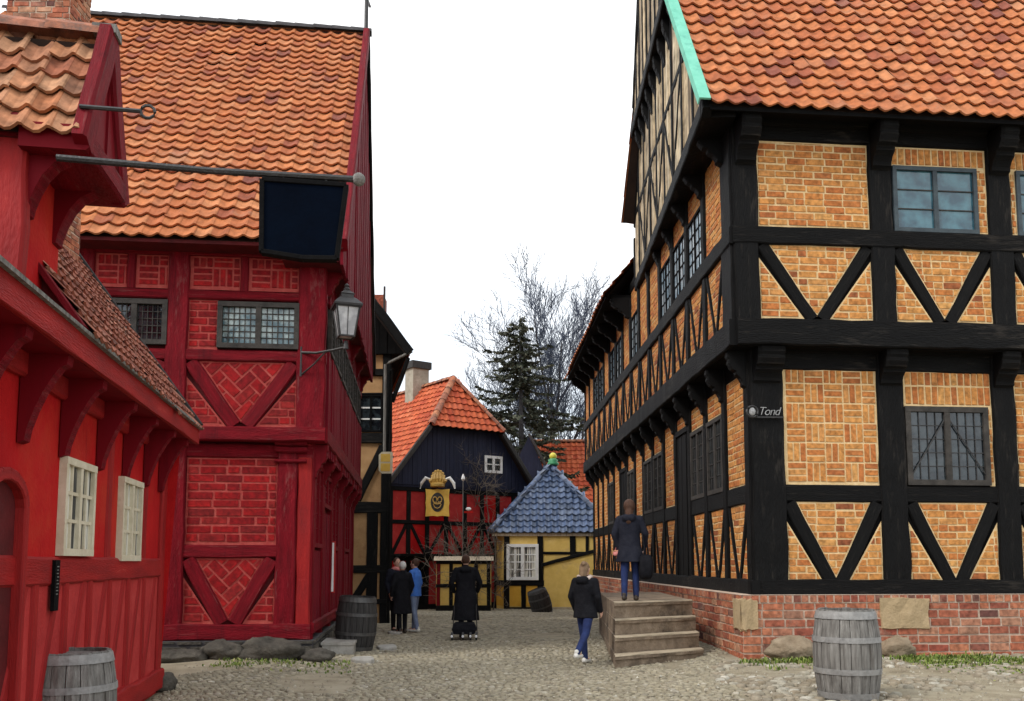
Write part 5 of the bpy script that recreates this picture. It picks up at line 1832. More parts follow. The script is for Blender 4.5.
# ================================================================== signs and lamps
def emblem_sign():
    # a baker's sign hung in front of the gabled house at the end
    s = 2.45
    c = DF.P(s, 0, 1.1)
    c = at(437.5, 500, c.y)
    th = thing('trade_sign', 'yellow trade sign with a dark round pretzel emblem, gold crown above and white side wings', 'sign', (c.x, c.y, c.z))
    zz = lambda py: at(437, py, c.y).z
    xx = lambda px: at(px, 500, c.y).x
    fc = Fac((0, c.y), (1, 0), (0, -1))
    x0, x1, z0, z1 = xx(425.5), xx(449.5), zz(516.5), zz(489)
    m = MB()
    xm, zm = (x0+x1)/2, (z0+z1)/2
    w, h = (x1-x0)/2, (z1-z0)/2
    pl = []
    for k in range(32):
        a = 2*pi*k/32
        q = max(abs(cos(a)), abs(sin(a)))
        rr = (1/q)*(1-.05*abs(sin(4*a)))
        pl.append((xm+w*cos(a)*rr, zm+h*sin(a)*rr))
    m.add([fc.P(s_, z_, .04) for s_, z_ in pl]+[fc.P(s_, z_, -.04) for s_, z_ in pl], [tuple(range(32)), tuple(range(63, 31, -1))]+[(i, 32+i, 32+(i+1) % 32, (i+1) % 32) for i in range(32)])
    m.build('sign_board', M['sign_yellow'], th)
    d = MB()
    d.add([fc.P(xm+w*.56*cos(a), zm+.02+h*.70*sin(a), .055) for a in [2*pi*k/24 for k in range(24)]], [tuple(range(24))])
    dd = d.build('emblem_disc', M['iron'], th)
    p = MB()
    P = lambda x, z: fc.P(xm+x*w, zm+.02+z*h, .085)
    lp = [P(-.05, -.05)]+[P(-.20+.17*cos(a), .18+.20*sin(a)) for a in [-pi*.3-2*pi*k/14*.9 for k in range(15)]]
    rp = [P(.05, -.05)]+[P(.20+.17*cos(a), .18+.20*sin(a)) for a in [pi+pi*.3+2*pi*k/14*.9 for k in range(15)]]
    p.tube(lp, .028, 5); p.tube(rp, .028, 5)
    p.tube([P(-.34, -.14), P(-.2, -.38), P(0, -.46), P(.2, -.38), P(.34, -.14)], .022, 5)
    p.tube([P(-.30, -.08), P(0, -.14), P(.30, -.08)], .03, 5)
    p.build('pretzel', M['sign_gold'], dd)
    cr = MB()
    zc0, zc1 = zz(486), zz(471)
    for k in range(7):
        a = pi*(k+.5)/7
        bx = xm+.02-cos(a)*w*.62
        tp = zc0+(zc1-zc0)*(.55+.45*sin(a))
        cr.tube([fc.P(bx*.6+xm*.4, zc0, 0), fc.P(bx, (zc0+tp)/2, .05), fc.P(bx*.7+xm*.3, tp, 0)], [.09, .10, .05], 6)
        cr.ball(fc.P(bx*.8+xm*.2, tp, .0), .07, 7, 5)
    cr.lathe(V((xm, c.y, zc0-.05)), [(w*.55, 0), (w*.6, .04), (w*.6, .14), (w*.5, .18)], 14)
    cr.build('crown', M['sign_gold'], th)
    for sg in (-1, 1):
        k = MB()
        k.tube([fc.P(xm+sg*w*.55, zc0+.28, 0), fc.P(xm+sg*w*1.0, zc0+.36, 0), fc.P(xm+sg*w*1.35, zc0+.12, 0), fc.P(xm+sg*w*1.45, zc0-.12, 0)], [.04, .08, .07, .03], 8)
        k.build('wing', M['white_wood'], th)
    a = MB()
    q = fc.P(xm, (z1+zc0)/2, 0)
    pt = DF.P((q-DF.O).dot(DF.s), q.z, .02)
    a.tube([pt, q], .03, 6)
    a.tube([fc.P(xm-w*.6, z1, 0), fc.P(xm-w*.6, zc0-.05, 0)], .02, 5); a.tube([fc.P(xm+w*.6, z1, 0), fc.P(xm+w*.6, zc0-.05, 0)], .02, 5)
    a.build('arm', M['iron'], th)


emblem_sign()


def box_sign():
    y = CK.y-.55
    fc = Fac((0, y), (1, 0), (0, -1))
    x0, x1 = at(379, 460, y).x, at(392.5, 460, y).x
    z0, z1 = at(385, 473.5, y).z, at(385, 452, y).z
    th = thing('shop_sign', 'yellow and cream framed box sign hanging at the corner of the narrow timbered house', 'sign', ((x0+x1)/2, y, z0))
    c = .09
    pl = [(x0+c, z0), (x1-.02, z0), (x1, z0+.02), (x1, z1-.02), (x1-.02, z1), (x0+c, z1), (x0, z1-c), (x0, z0+c)]
    m = MB()
    m.add([fc.P(a, b, .05) for a, b in pl]+[fc.P(a, b, -.05) for a, b in pl], [tuple(range(8)), tuple(range(15, 7, -1))]+[(i, 8+i, 8+(i+1) % 8, (i+1) % 8) for i in range(8)])
    m.build('frame', M['cream_wood'], th)
    zm = (z0+z1)/2
    for a, b in ((z0+.06, zm-.025), (zm+.025, z1-.06)):
        p = MB(); p.box(fc.P, x0+.06, x1-.06, a, b, .04, .06); p.build('panel', M['sign_yellow'], th)
    a = MB(); a.tube([fc.P(x1-.1, z1-.1, -.05), fc.P(x1-.05, z1-.1, -.55)], .02, 6); a.build('arm', M['iron'], th)


box_sign()


def notice_board():
    s0 = TS.hit(335, 560, .12)[0]
    p = TS.P(s0, 0, 0)
    z0, z1 = TS.hit(338, 593, .2)[1], TS.hit(338, 541, .2)[1]
    fc = Fac((p.x, p.y), (TS.o.x, TS.o.y), (TS.o.y, -TS.o.x))
    w = at(342, 560, p.y).x-p.x
    th = thing('notice_board', 'narrow upright white board with pinkish rim at the far end of the tall red house', 'sign', (p.x, p.y, z0))
    m = MB(); m.box(fc.P, .02, .13, z0, z1, -.03, .03); m.build('board', M['red_infill'], th)
    m = MB(); m.box(fc.P, .05, .13-.03, z0+.03, z1-.03, .025, .04); m.build('face', M['white_wood'], th)


notice_board()


def lantern():
    a = TF.hit(301, 352, .25)
    base = TF.P(a[0], a[1], .22)
    c = at(346, 337, base.y-.25)
    th = thing('street_lantern', 'old black street lantern with frosted panes on a scrolled wall bracket', 'lamp', (base.x, base.y, base.z))
    zz = lambda py: at(346, py, c.y).z
    C0 = V((c.x, c.y, 0))
    b = MB()
    arm = V((c.x, c.y, zz(349)))
    b.tube([base, base.lerp(arm, .35)+V((0, 0, -.03)), base.lerp(arm, .75), arm+V((0, 0, .03))], .022, 7)
    b.tube([V((base.x, base.y, base.z-.42)), V((base.x, base.y, base.z+.1))], .02, 6)
    b.tube([V((base.x, base.y, base.z-.40)), base.lerp(arm, .3)+V((0, 0, -.22)), base.lerp(arm, .55)+V((0, 0, -.02))], .014, 6)
    b.tube([arm, arm+V((0, 0, .14))], [.05, .03], 8)
    b.build('bracket', M['iron'], th)
    g = MB()
    zb, zt = zz(337), zz(308)
    sq = lambda r, z: [C0+V((cos(pi/4+pi/2*k+.35)*r, sin(pi/4+pi/2*k+.35)*r, z)) for k in range(4)]
    g.loft([sq(.165, zb), sq(.265, zt)])
    g.build('panes', M['lamp_glass'], th)
    f = MB()
    A, B = sq(.172, zb), sq(.275, zt)
    for k in range(4):
        f.bar(A[k], B[k], .026, .026)
        f.bar(A[k], A[(k+1) % 4], .03, .03)
        f.bar(B[k], B[(k+1) % 4], .035, .04)
        f.bar((A[k]+A[(k+1) % 4])/2, (B[k]+B[(k+1) % 4])/2, .012, .012)
    f.build('frame', M['iron'], th)
    r = MB()
    r.loft([sq(.33, zt), sq(.34, zt+.035), sq(.22, zt+.13), sq(.15, zt+.17), sq(.15, zt+.22), sq(.17, zt+.23), sq(.05, zt+.31)])
    r.build('roof', M['iron'], th)
    h = MB(); h.lathe(C0, [(.05, zt+.29), (.06, zt+.33), (.03, zt+.36), (.045, zt+.39), (.01, zt+.43)], 10); h.build('finial', M['iron'], th)


lantern()


def script_sign():
    o = .12
    p = lambda px, py: MF.P(*MF.hit(px, py, o), o)
    a, b = p(757, 411), p(784, 411)
    th = thing('lettered_bracket', 'small white script lettering and round bell on the black corner post', 'sign', (a.x, a.y, a.z))
    def text(body, name, h):
        cu = bpy.data.curves.new(name, 'FONT')
        cu.body = body
        cu.size = h
        cu.shear = .35
        cu.offset = -.006
        cu.extrude = .006
        cu.bevel_depth = .002
        cu.space_character = .88
        t = bpy.data.objects.new(name, cu)
        COL.objects.link(t)
        dg = bpy.context.evaluated_depsgraph_get()
        me = bpy.data.meshes.new_from_object(t.evaluated_get(dg))
        bpy.data.objects.remove(t)
        return me
    me = text('Tond', 'lettering', .30)
    me.materials.clear(); me.materials.append(M['weathered_white'])
    x0 = min(v.co.x for v in me.vertices); x1 = max(v.co.x for v in me.vertices)
    q = p(760.5, 415)
    k = (p(781.5, 415)-q).length/(x1-x0)
    for v in me.vertices:
        w = q+MF.s*((v.co.x-x0)*k)+V((0, 0, 1))*v.co.y*k*1.05+MF.o*v.co.z
        v.co = w-th.location
    l = bpy.data.objects.new('lettering', me); COL.objects.link(l); l.parent = th
    m = MB()
    m.bar(p(756, 417)-MF.o*.02, p(784, 417)-MF.o*.02, .02, .03)
    m.tube([p(757, 417), p(757, 411)], .015, 6)
    m.build('iron_strip', M['iron'], th)
    c = p(756.5, 412)+MF.o*.03-MF.s*.09
    m = MB(); m.tube([c+V((0, 0, .0))+(MF.s*cos(t)+V((0, 0, sin(t))))*.10 for t in [2*pi*i/16 for i in range(17)]], .02, 6); m.build('ring', M['iron'], th)
    m = MB(); m.ball(c, (.06, .04, .075), 12, 8); m.build('bell', M['weathered_white'], th)


script_sign()


def plaque():
    s, z1 = LW.hit(54.5, 560, .03)
    z0 = LW.hit(51, 611, .03)[1]
    th = thing('wall_plaque', 'narrow upright black plaque on the lower wall of the low red house', 'sign', tuple(LW.P(s, z0, .04)))
    m = MB(); m.box(LW.P, s-.055, s+.055, z0, z1, .03, .06); m.build('plate', M['black_flat'], th)
    m = MB()
    for k in range(9):
        z = z1-.05-k*.028
        m.box(LW.P, s-.018+R.uniform(-.01, .01), s+.02+R.uniform(-.01, .01), z-.009, z, .055, .063)
    m.build('marks', M['weathered'], th)


plaque()


def pole_lamp():
    c = at(463, 500, 38.9)
    th = thing('lamp_post', 'thin pale post with a white pointed top behind the yellow panelled wall', 'lamp', (c.x, c.y, -.5))
    z = lambda py: at(463, py, c.y).z
    m = MB(); m.tube([V((c.x, c.y, -.5)), V((c.x, c.y, z(480)))], .017, 7); m.build('pole', M['weathered'], th)
    m = MB(); m.lathe((c.x, c.y, 0), [(.03, z(481)), (.085, z(479)), (.07, z(477)), (.02, z(474))], 10); m.build('lamp_head', M['white_paint'], th)
    d = at(468.5, 509, 40.0)
    t2 = thing('hanging_sign', 'tiny white and red sign among the bare twigs on the far red house', 'sign', tuple(d))
    m = MB(); m.ball(d, (.13, .05, .08), 10, 6); m.build('plate', M['white_paint'], t2)
    m = MB(); m.bar(d+V((-.2, .02, -.14)), d+V((.2, .02, -.14)), .04, .08); m.build('rail', M['red_plaster'], t2)
    m = MB(); m.tube([d, V((d.x, d.y+1.6, d.z+.2))], .02, 5); m.build('arm', M['iron'], t2)


pole_lamp()


# ================================================================== trees
def perp(d):
    a = d.cross(V((0, 0, 1)) if abs(d.z) < .9 else V((1, 0, 0))).normalized()
    return a, a.cross(d)


def bare_tree(label, x, y, h, seed, lean=0.0, spread=.42, levels=5, nlimb=7, group='bare trees behind the houses'):
    r = random.Random(seed)
    z0 = -.8
    th = thing('bare_tree', label, 'tree', (x, y, z0), group)
    tk, cr = MB(), MB()
    def grow(p, d, length, rad, lev):
        mb = tk if lev <= 1 else cr
        n = 4 if lev < 3 else 3
        pts, rads = [p], [rad]
        q, dd = p, d
        for i in range(n):
            a, b = perp(dd)
            dd = (dd+a*r.uniform(-.13, .13)+b*r.uniform(-.13, .13)+V((0, 0, .07))).normalized()
            q = q+dd*(length/n)
            pts.append(q)
            rads.append(rad*(1-(i+1)/n*.62))
        mb.tube(pts, rads, 6 if lev < 2 else (4 if lev < 4 else 3))
        if lev >= levels: return
        kids = {0: nlimb, 1: 6, 2: 5, 3: 4, 4: 3}.get(lev, 3)
        for k in range(kids):
            t = (.30 if lev == 0 else .25)+(.75 if lev else .70)*(k+r.uniform(0, .8))/kids
            i = min(n-1, int(t*n))
            bp = pts[i].lerp(pts[i+1], min(1, t*n-i))
            a, b = perp(dd)
            ang = r.uniform(0, 2*pi) if lev else 2*pi*k*.38+r.uniform(-.4, .4)
            sp = r.uniform(.7, 1.25)*spread*(1.15 if lev else 1.0)
            nd = (dd*cos(sp)+(a*cos(ang)+b*sin(ang))*sin(sp)+V((0, 0, .16))).normalized()
            br = rad*(1-t*.62)*r.uniform(.42, .62)
            grow(bp, nd, length*r.uniform(.52, .74)*(1.10-.35*t), max(br, .018), lev+1)
    grow(V((x, y, z0)), V((lean, 0, 1)).normalized(), h*.62, h*.0155, 0)
    tk.build('trunk', M['bark'], th, True)
    cr.build('crown', M['twig'], th)


def conifer(label, x, y, h, rad, seed):
    r = random.Random(seed)
    z0 = -.8
    th = thing('conifer', label, 'tree', (x, y, z0))
    tk, cr = MB(), MB()
    tk.tube([V((x, y, z0)), V((x+.1, y, z0+h*.5)), V((x, y, z0+h))], [h*.018, h*.011, .03], 7)
    z = h*.16
    while z < h*.985:
        t = z/h
        R_ = rad*(1-t)**.60*r.uniform(.45, 1.15)+.15
        nb = r.randint(8, 11)
        a0 = r.uniform(0, 6)
        for k in range(nb):
            if r.random() < .14: continue
            a = a0+2*pi*k/nb+r.uniform(-.25, .25)
            L = R_*r.uniform(.45, 1.25)
            d = V((cos(a), sin(a), r.uniform(-.35, .35))).normalized()
            p0 = V((x, y, z0+z))
            n = 5
            pts = [p0]
            q, dd = p0, d
            for i in range(n):
                dd = (dd+V((0, 0, -.13+.07*i))).normalized()
                q = q+dd*(L/n); pts.append(q)
            tk.tube(pts, [.045*(1-t)+.012]*n+[.008], 3)
            m = int(18+L*34)
            for j in range(m):
                u = r.uniform(.15, 1.03)
                i = min(n-1, int(u*n))
                c = pts[i].lerp(pts[i+1], u*n-i)
                side = V((-sin(a), cos(a), 0))*r.choice((-1, 1))
                nd = (dd*r.uniform(.2, 1)+side*r.uniform(.2, 1.1)+V((0, 0, r.uniform(-.75, .12)))).normalized()
                l = r.uniform(.22, .55)*(.6+.4*(1-t))
                s, b = perp(nd)
                w = r.uniform(.05, .10)
                ro = r.uniform(0, pi)
                s = s*cos(ro)+b*sin(ro)
                cr.add([c, c+nd*l*.5+s*w, c+nd*l, c+nd*l*.5-s*w], [(0, 1, 2, 3)])
        z += h*r.uniform(.020, .034)
    tk.build('trunk', M['bark'], th, True)
    cr.build('crown', M['needles'], th)


def trees():
    p = at(566, 560, 66); bare_tree('tallest bare leafless tree rising beside the corner of the yellow brick house', p.x, 66, 22.8, 31, .0, .60, 5, 13)
    p = at(528, 560, 72); bare_tree('shorter bare tree behind the top of the dark conifer', p.x, 72, 19.0, 9, -.05, .58, 4, 7)
    p = at(496, 560, 78); bare_tree('faint bare tree leftmost behind the orange roof with a chimney', p.x, 78, 20.0, 21, -.04, .58, 4, 7)
    p = at(520, 560, 58); conifer('dark green conifer with loose drooping branches behind the navy gable', p.x, 58, 18.6, 7.0, 5)


trees()


def twiggy(name, label, cat, base, h, w, d, n, seed, mat, rad=.016):
    r = random.Random(seed)
    th = thing(name, label, cat, tuple(base))
    st, tw = MB(), MB()
    def go(p, dr, L, rd, lev):
        pts = [p]; q = p; dd = dr
        for i in range(4):
            a, b = perp(dd)
            dd = (dd+a*r.uniform(-.35, .35)+b*r.uniform(-.35, .35)+V((0, 0, .05))).normalized()
            q = q+dd*L/4; pts.append(q)
        (st if lev == 0 else tw).tube(pts, [rd*(1-.17*i) for i in range(5)], 4 if lev else 5)
        if lev < 3:
            for k in range(4 if lev else 6):
                i = r.randint(1, 3)
                a, b = perp(dd)
                t = r.uniform(0, 6.3)
                go(pts[i], (dd*.6+(a*cos(t)+b*sin(t))*.9).normalized(), L*r.uniform(.4, .65), rd*.62, lev+1)
    for k in range(n):
        p = V(base)+V((r.uniform(-w, w)*.5, r.uniform(-d, d), 0))
        go(p, V((r.uniform(-.5, .5)*w*.4, r.uniform(-.2, .2), 1)).normalized(), h*r.uniform(.6, 1.0), rad, 0)
    st.build('stem', M[mat], th)
    tw.build('twigs', M[mat], th)


b = at(474, 600, 39.4)
twiggy('bare_bush', 'tangled bare brown bush behind the yellow panelled wall', 'bush', (b.x, 39.4, -.5), 3.9, 1.9, .3, 8, 3, 'bark_brown', .030)
b = DF.P(5.0, 0, .16)
twiggy('climbing_vine', 'bare pale vine stems climbing the navy gable', 'vine', (b.x, b.y, 3.6), 3.4, 1.8, .08, 4, 8, 'bark_brown', .022)


# ================================================================== people
def organic(name, mb, mat, parent, voxel=.010, smooth=3):
    me = bpy.data.meshes.new('tmp')
    me.from_pydata(mb.v, [], mb.f)
    o = bpy.data.objects.new('tmp', me)
    COL.objects.link(o)
    a = o.modifiers.new('r', 'REMESH'); a.mode = 'VOXEL'; a.voxel_size = voxel
    if smooth:
        c = o.modifiers.new('s', 'SMOOTH'); c.factor = .5; c.iterations = smooth
    dg = bpy.context.evaluated_depsgraph_get()
    nm = bpy.data.meshes.new_from_object(o.evaluated_get(dg))
    nm.name = name
    bpy.data.objects.remove(o)
    bpy.data.meshes.remove(me)
    nm.materials.clear(); nm.materials.append(mat)
    nm.polygons.foreach_set('use_smooth', [True]*len(nm.polygons))
    q = bpy.data.objects.new(name, nm)
    COL.objects.link(q)
    q.parent = parent
    return q


def cap(mb, p, q, r0, r1, n=12):
    """tapered limb with round ends"""
    p, q = V(p), V(q)
    d = (q-p)
    l = d.length
    d = d/l if l > 1e-6 else V((0, 0, 1))
    pts, rad = [], []
    for k in range(1, 4):
        t = pi/2*(1-k/3); pts.append(p-d*r0*sin(t)); rad.append(max(r0*cos(t), r0*.15))
    for k in range(3):
        t = pi/2*(k/3)
        pts.append(q+d*r1*sin(t)); rad.append(max(r1*cos(t), r1*.15))
    s, u = perp(d)
    mb.loft([[c+(s*cos(2*pi*k/n)+u*sin(2*pi*k/n))*r for k in range(n)] for c, r in zip(pts, rad)])


def person(label, loc, rz, h, coat, legs, hair, shoes, la=.10, lb=-.14, ka=.05, kb=.30, arms=None, hem=.80, flare=.06, hood=False, scarf=None, hairstyle='short', build=1.0, head_tilt=0.0, torso_lean=0.0, group=None):
    th = thing('person', label, 'person', loc, group)
    th.rotation_euler = (0, 0, rz)
    k = h/1.72
    T = lambda x, y, z: V((x*build if z > .5*1 else x, y, z))*k
    # joints; the figure faces +Y
    def legpts(sx, a, kn):
        hip = V((sx*.09, 0, .92))
        knee = hip+V((0, sin(a), -cos(a)))*.43
        a2 = a-kn
        ank = knee+V((0, sin(a2), -cos(a2)))*.42
        return hip, knee, ank
    Lg = {1: legpts(1, la, ka), -1: legpts(-1, lb, kb)}
    low = min(q[2].z for q in Lg.values())-.075
    dz = -low
    up = lambda v: V((v.x, v.y, v.z+dz))*k
    Lg = {s: [up(q) for q in v] for s, v in Lg.items()}
    ln = torso_lean
    B = lambda x, y, z: V((x*build, y+ln*(z-.92), z+dz))*k
    hd = lambda x, y, z: B(x, y, z+0) if head_tilt == 0 else B(x, 1.0*(y*cos(head_tilt)+(z-1.50)*sin(head_tilt)), 1.50+(z-1.50)*cos(head_tilt)-y*sin(head_tilt))
    arms = arms or {1: ((.25, -.03, 1.14), (.23, .10, .90)), -1: ((-.25, -.02, 1.14), (-.23, .10, .90))}
    sh = {s: B(s*.175, 0, 1.40) for s in (1, -1)}
    el = {s: B(*arms[s][0]) for s in (1, -1)}
    wr = {s: B(*arms[s][1]) for s in (1, -1)}
    m = MB()
    for s in (1, -1):
        hp, kn, an = Lg[s]
        cap(m, hp, kn, .080*k, .052*k); cap(m, kn, an, .052*k, .036*k)
        cap(m, an, an+V((0, .15, -.045))*k, .036*k, .030*k)
        cap(m, sh[s], el[s], .050*k, .038*k); cap(m, el[s], wr[s], .038*k, .026*k)
        # hand: palm, four fingers, thumb
        d = (wr[s]-el[s]).normalized()
        sd_ = V((0, 1, 0)) if abs(d.y) < .8 else V((1, 0, 0))
        sd_ = (sd_-d*sd_.dot(d)).normalized()
        inn = d.cross(sd_)*(1 if d.cross(sd_).x*s < 0 else -1)
        pc = wr[s]+d*.05*k
        for j, ln_ in enumerate((.070, .080, .076, .060)):
            base = wr[s]+d*.088*k+sd_*(.030-.020*j)*k
            cap(m, wr[s]+sd_*(.018-.012*j)*k, base, .014*k, .011*k, 8)
            mid = base+(d*.85+inn*.35).normalized()*ln_*.5*k
            cap(m, base, mid, .0105*k, .0095*k, 8)
            cap(m, mid, mid+(d*.5+inn*.85).normalized()*ln_*.5*k, .0095*k, .008*k, 8)
        tb = wr[s]+d*.03*k+sd_*.026*k
        t1 = tb+(d*.6+sd_*.8).normalized()*.04*k
        cap(m, tb, t1, .013*k, .011*k, 8); cap(m, t1, t1+(d*.9+inn*.3).normalized()*.03*k, .011*k, .009*k, 8)
    m.loft([[B(rx*cos(2*pi*i/14), ry*sin(2*pi*i/14), z_) for i in range(14)] for z_, rx, ry in ((.86, .12, .09), (.95, .14, .10), (1.08, .12, .085), (1.25, .145, .095), (1.36, .15, .08), (1.41, .09, .06))])
    cap(m, B(-.13, 0, 1.38), B(.13, 0, 1.38), .050*k, .050*k)
    cap(m, B(0, -.01, 1.38), hd(0, .0, 1.54), .055*k, .050*k)
    m.ball(hd(0, .01, 1.61), (.076*k, .095*k, .112*k), 16, 12)
    cap(m, hd(0, .045, 1.535), hd(0, .065, 1.525), .045*k, .035*k)
    cap(m, hd(0, .098, 1.62), hd(0, .118, 1.588), .010*k, .015*k, 8)
    cap(m, hd(-.02, .098, 1.553), hd(.02, .098, 1.553), .010*k, .010*k, 8)
    for s in (1, -1):
        m.ball(hd(s*.077, 0, 1.60), (.012*k, .022*k, .034*k), 8, 6)
    body = organic('body', m, M['skin'], th, .0095, 2)
    e = MB()
    for s in (1, -1): e.ball(hd(s*.030, .092, 1.622), .010*k, 8, 6)
    eo = e.build('eyes', M['iron']); eo.parent = body
    # trousers
    t = MB()
    for s in (1, -1):
        hp, kn, an = Lg[s]
        cap(t, hp+V((0, 0, .04))*k, kn, .095*k, .066*k); cap(t, kn, an+V((0, 0, .01))*k, .066*k, .052*k)
    cap(t, B(-.04, 0, .96), B(.04, 0, .96), .125*k, .125*k)
    organic('trousers', t, legs, th, .013, 3)
    for s in (1, -1):
        f = MB()
        an = Lg[s][2]
        cap(f, an+V((0, -.035, -.035))*k, an+V((0, .15, -.045))*k, .045*k, .034*k)
        cap(f, an, an+V((0, -.01, .03))*k, .046*k, .045*k)
        organic('shoe', f, shoes, th, .012, 2)
    # coat
    c = MB()
    ZZ = [(1.465, .075, .075), (1.42, .17, .105), (1.32, .20, .142), (1.15, .182, .138), (1.02, .184, .138), (.92, .194, .145)]
    if hem < .9: ZZ.append((hem, .19+flare*(.92-hem)/.4, .145+flare*(.92-hem)/.4))
    n = 20
    rings = []
    for z, rx, ry in ZZ:
        rings.append([B(rx*cos(2*pi*i/n)*(1+.03*sin(3*2*pi*i/n+z*9)), ry*sin(2*pi*i/n)*(1+.04*sin(5*2*pi*i/n)), z) for i in range(n)])
    c.loft(list(reversed(rings)))
    for s in (1, -1):
        cap(c, sh[s], el[s], .072*k, .060*k); cap(c, el[s], el[s].lerp(wr[s], .97), .060*k, .046*k)
        cap(c, B(s*.06, 0, 1.42), B(s*.16, 0, 1.39), .07*k, .072*k)
    cap(c, B(0, -.015, 1.40), B(0, -.02, 1.46), .085*k, .072*k)
    if hood: cap(c, B(-.05, -.10, 1.42), B(.05, -.10, 1.42), .075*k, .075*k)
    organic('coat', c, coat, th, .013, 3)
    hr = MB()
    if hairstyle != 'bald':
        big = 1.18 if hairstyle == 'long' else 1.0
        hr.ball(hd(0, -.012, 1.632), (.088*k*big, .100*k*big, .106*k*big), 16, 12)
        if hairstyle in ('long', 'bun'):
            cap(hr, hd(0, -.05, 1.60), hd(0, -.065, 1.50), .075*k, .065*k)
        if hairstyle == 'long': cap(hr, hd(0, -.07, 1.52), B(0, -.10, 1.36), .075*k, .06*k)
        if hairstyle == 'bun': hr.ball(hd(.02, -.08, 1.70), .048*k, 10, 8)
        organic('hair', hr, hair, th, .012, 2)
    if scarf:
        s = MB()
        for j in range(10):
            a = 2*pi*j/10
            b_ = 2*pi*(j+1)/10
            cap(s, B(.095*cos(a), -.01+.085*sin(a), 1.455+.018*sin(2*a)), B(.095*cos(b_), -.01+.085*sin(b_), 1.455+.018*sin(2*b_)), .048*k, .048*k, 8)
        organic('scarf', s, scarf, th, .014, 2)
    th['_k'] = k
    del th['_k']
    return th, wr, B


def people():
    g = lambda x, y: gz(x, y)+.018
    # woman walking up the street beside the staircase
    x, y = (584.5-512)/900*15.7, 15.7
    person('woman in a black jacket with beige scarf and white shoes walking beside the stone staircase', (x, y, g(x, y)), radians(-34), 1.74, M['coat_black'], M['denim'], M['hair_fair'], M['shoe_white'], -.36, .20, .42, .06, hem=.78, flare=.07, scarf=M['scarf'], hairstyle='bun', hood=True, build=1.06)
    # woman on the steps
    x, y = at(630, 560, 16.75).x, 16.75
    th, wr, B = person('woman with brown hair, dark jacket and blue jeans standing on the stone staircase', (x, y, .94), radians(-14), 1.84, M['coat_navy'], M['denim'], M['hair_brown'], M['shoe_dark'], .10, -.10, .04, .12,
           {1: ((.27, .00, 1.15), (.24, .14, .93)), -1: ((-.26, -.06, 1.14), (-.20, .02, .90))}, hem=.66, flare=.10, hood=True, hairstyle='long')
    c = bpy.data.objects.new('handbag', None)
    # bags held or hung by her side
    rot = lambda v: V((v.x*cos(radians(-14))-v.y*sin(radians(-14))+x, v.x*sin(radians(-14))+v.y*cos(radians(-14))+y, v.z+.94))
    hb = rot(wr[-1])+V((-.02, -.02, -.06))
    bpy.data.objects.remove(c)
    t = thing('purse', 'pinkish red purse held in the left hand of the woman on the stairs', 'purse', tuple(hb))
    m = MB(); m.ball(hb+V((0, 0, -.03)), (.10, .045, .065), 14, 8, f=lambda d: 1/max(abs(d.x)**4+abs(d.y)**4+abs(d.z)**4, .2)**.25*.85); m.build('pouch', M['bag_pink'], t, True)
    m = MB(); m.bar(hb+V((-.085, -.035, .01)), hb+V((.085, -.035, .01)), .012, .012); m.build('clasp', M['sign_gold'], t)
    m = MB(); m.tube([hb+V((-.05, 0, .02)), hb+V((-.03, 0, .07)), hb+V((.03, 0, .07)), hb+V((.05, 0, .02))], .008, 5); m.build('strap', M['bag_pink'], t)
    sb = rot(V((.29, -.04, .62)))
    t = thing('shoulder_bag', 'large black shoulder bag hanging at the right side of the woman on the stairs', 'bag', tuple(sb))
    m = MB(); m.ball(sb, (.15, .20, .27), 16, 10, f=lambda d: 1/max(abs(d.x)**4+abs(d.y)**4+abs(d.z)**4, .2)**.25*.85); m.build('bag_body', M['coat_black'], t, True)
    m = MB()
    for q in (-.09, .09): m.tube([sb+V((0, q, .15)), rot(V((.24, q*.6, 1.2))), rot(V((.16, q*.35, 1.475)))], .012, 5)
    m.build('strap', M['coat_black'], t)
    # figure in the long coat with a small cart
    x, y = (466-512)/900*19.8, 19.8
    person('person in a long black coat walking away down the middle of the street', (x, y, g(x, y)), 0.05, 1.78, M['coat_black'], M['trouser_black'], M['hair_brown'], M['shoe_dark'], .08, -.10, .03, .10,
           {1: ((.27, .00, 1.14), (.22, .16, .95)), -1: ((-.27, .0, 1.14), (-.22, .14, .95))}, hem=.36, flare=.055, hood=True, hairstyle='short', build=1.12)
    cart(x, y-.42)
    # group by the narrow house
    x, y = (403-512)/900*21.4, 21.4
    gr = 'people talking by the narrow timbered house'
    person('white haired woman in a long black coat standing beside the person in blue', (x, y, g(x, y)), radians(35), 1.66, M['coat_black'], M['trouser_black'], M['hair_white'], M['shoe_dark'], .03, -.05, .02, .05, hem=.46, flare=.05, hairstyle='short', build=1.05, group=gr)
    x, y = (415.5-512)/900*21.9, 21.9
    person('person in a bright blue jacket and pale jeans with dark hair', (x, y, g(x, y)), radians(70), 1.74, M['coat_blue'], M['denim_pale'], M['hair_brown'], M['shoe_white'], .10, -.08, .05, .12, hem=.84, flare=.04, hairstyle='short', build=.95, group=gr)
    x, y = (397.5-512)/900*22.4, 22.4
    person('person in dark clothes half hidden behind the white haired woman', (x, y, g(x, y)), radians(-150), 1.78, M['coat_navy'], M['trouser_black'], M['hair_brown'], M['shoe_dark'], .05, -.05, .02, .05, hem=.70, flare=.05, hairstyle='short', scarf=M['bag_pink'], group=gr)


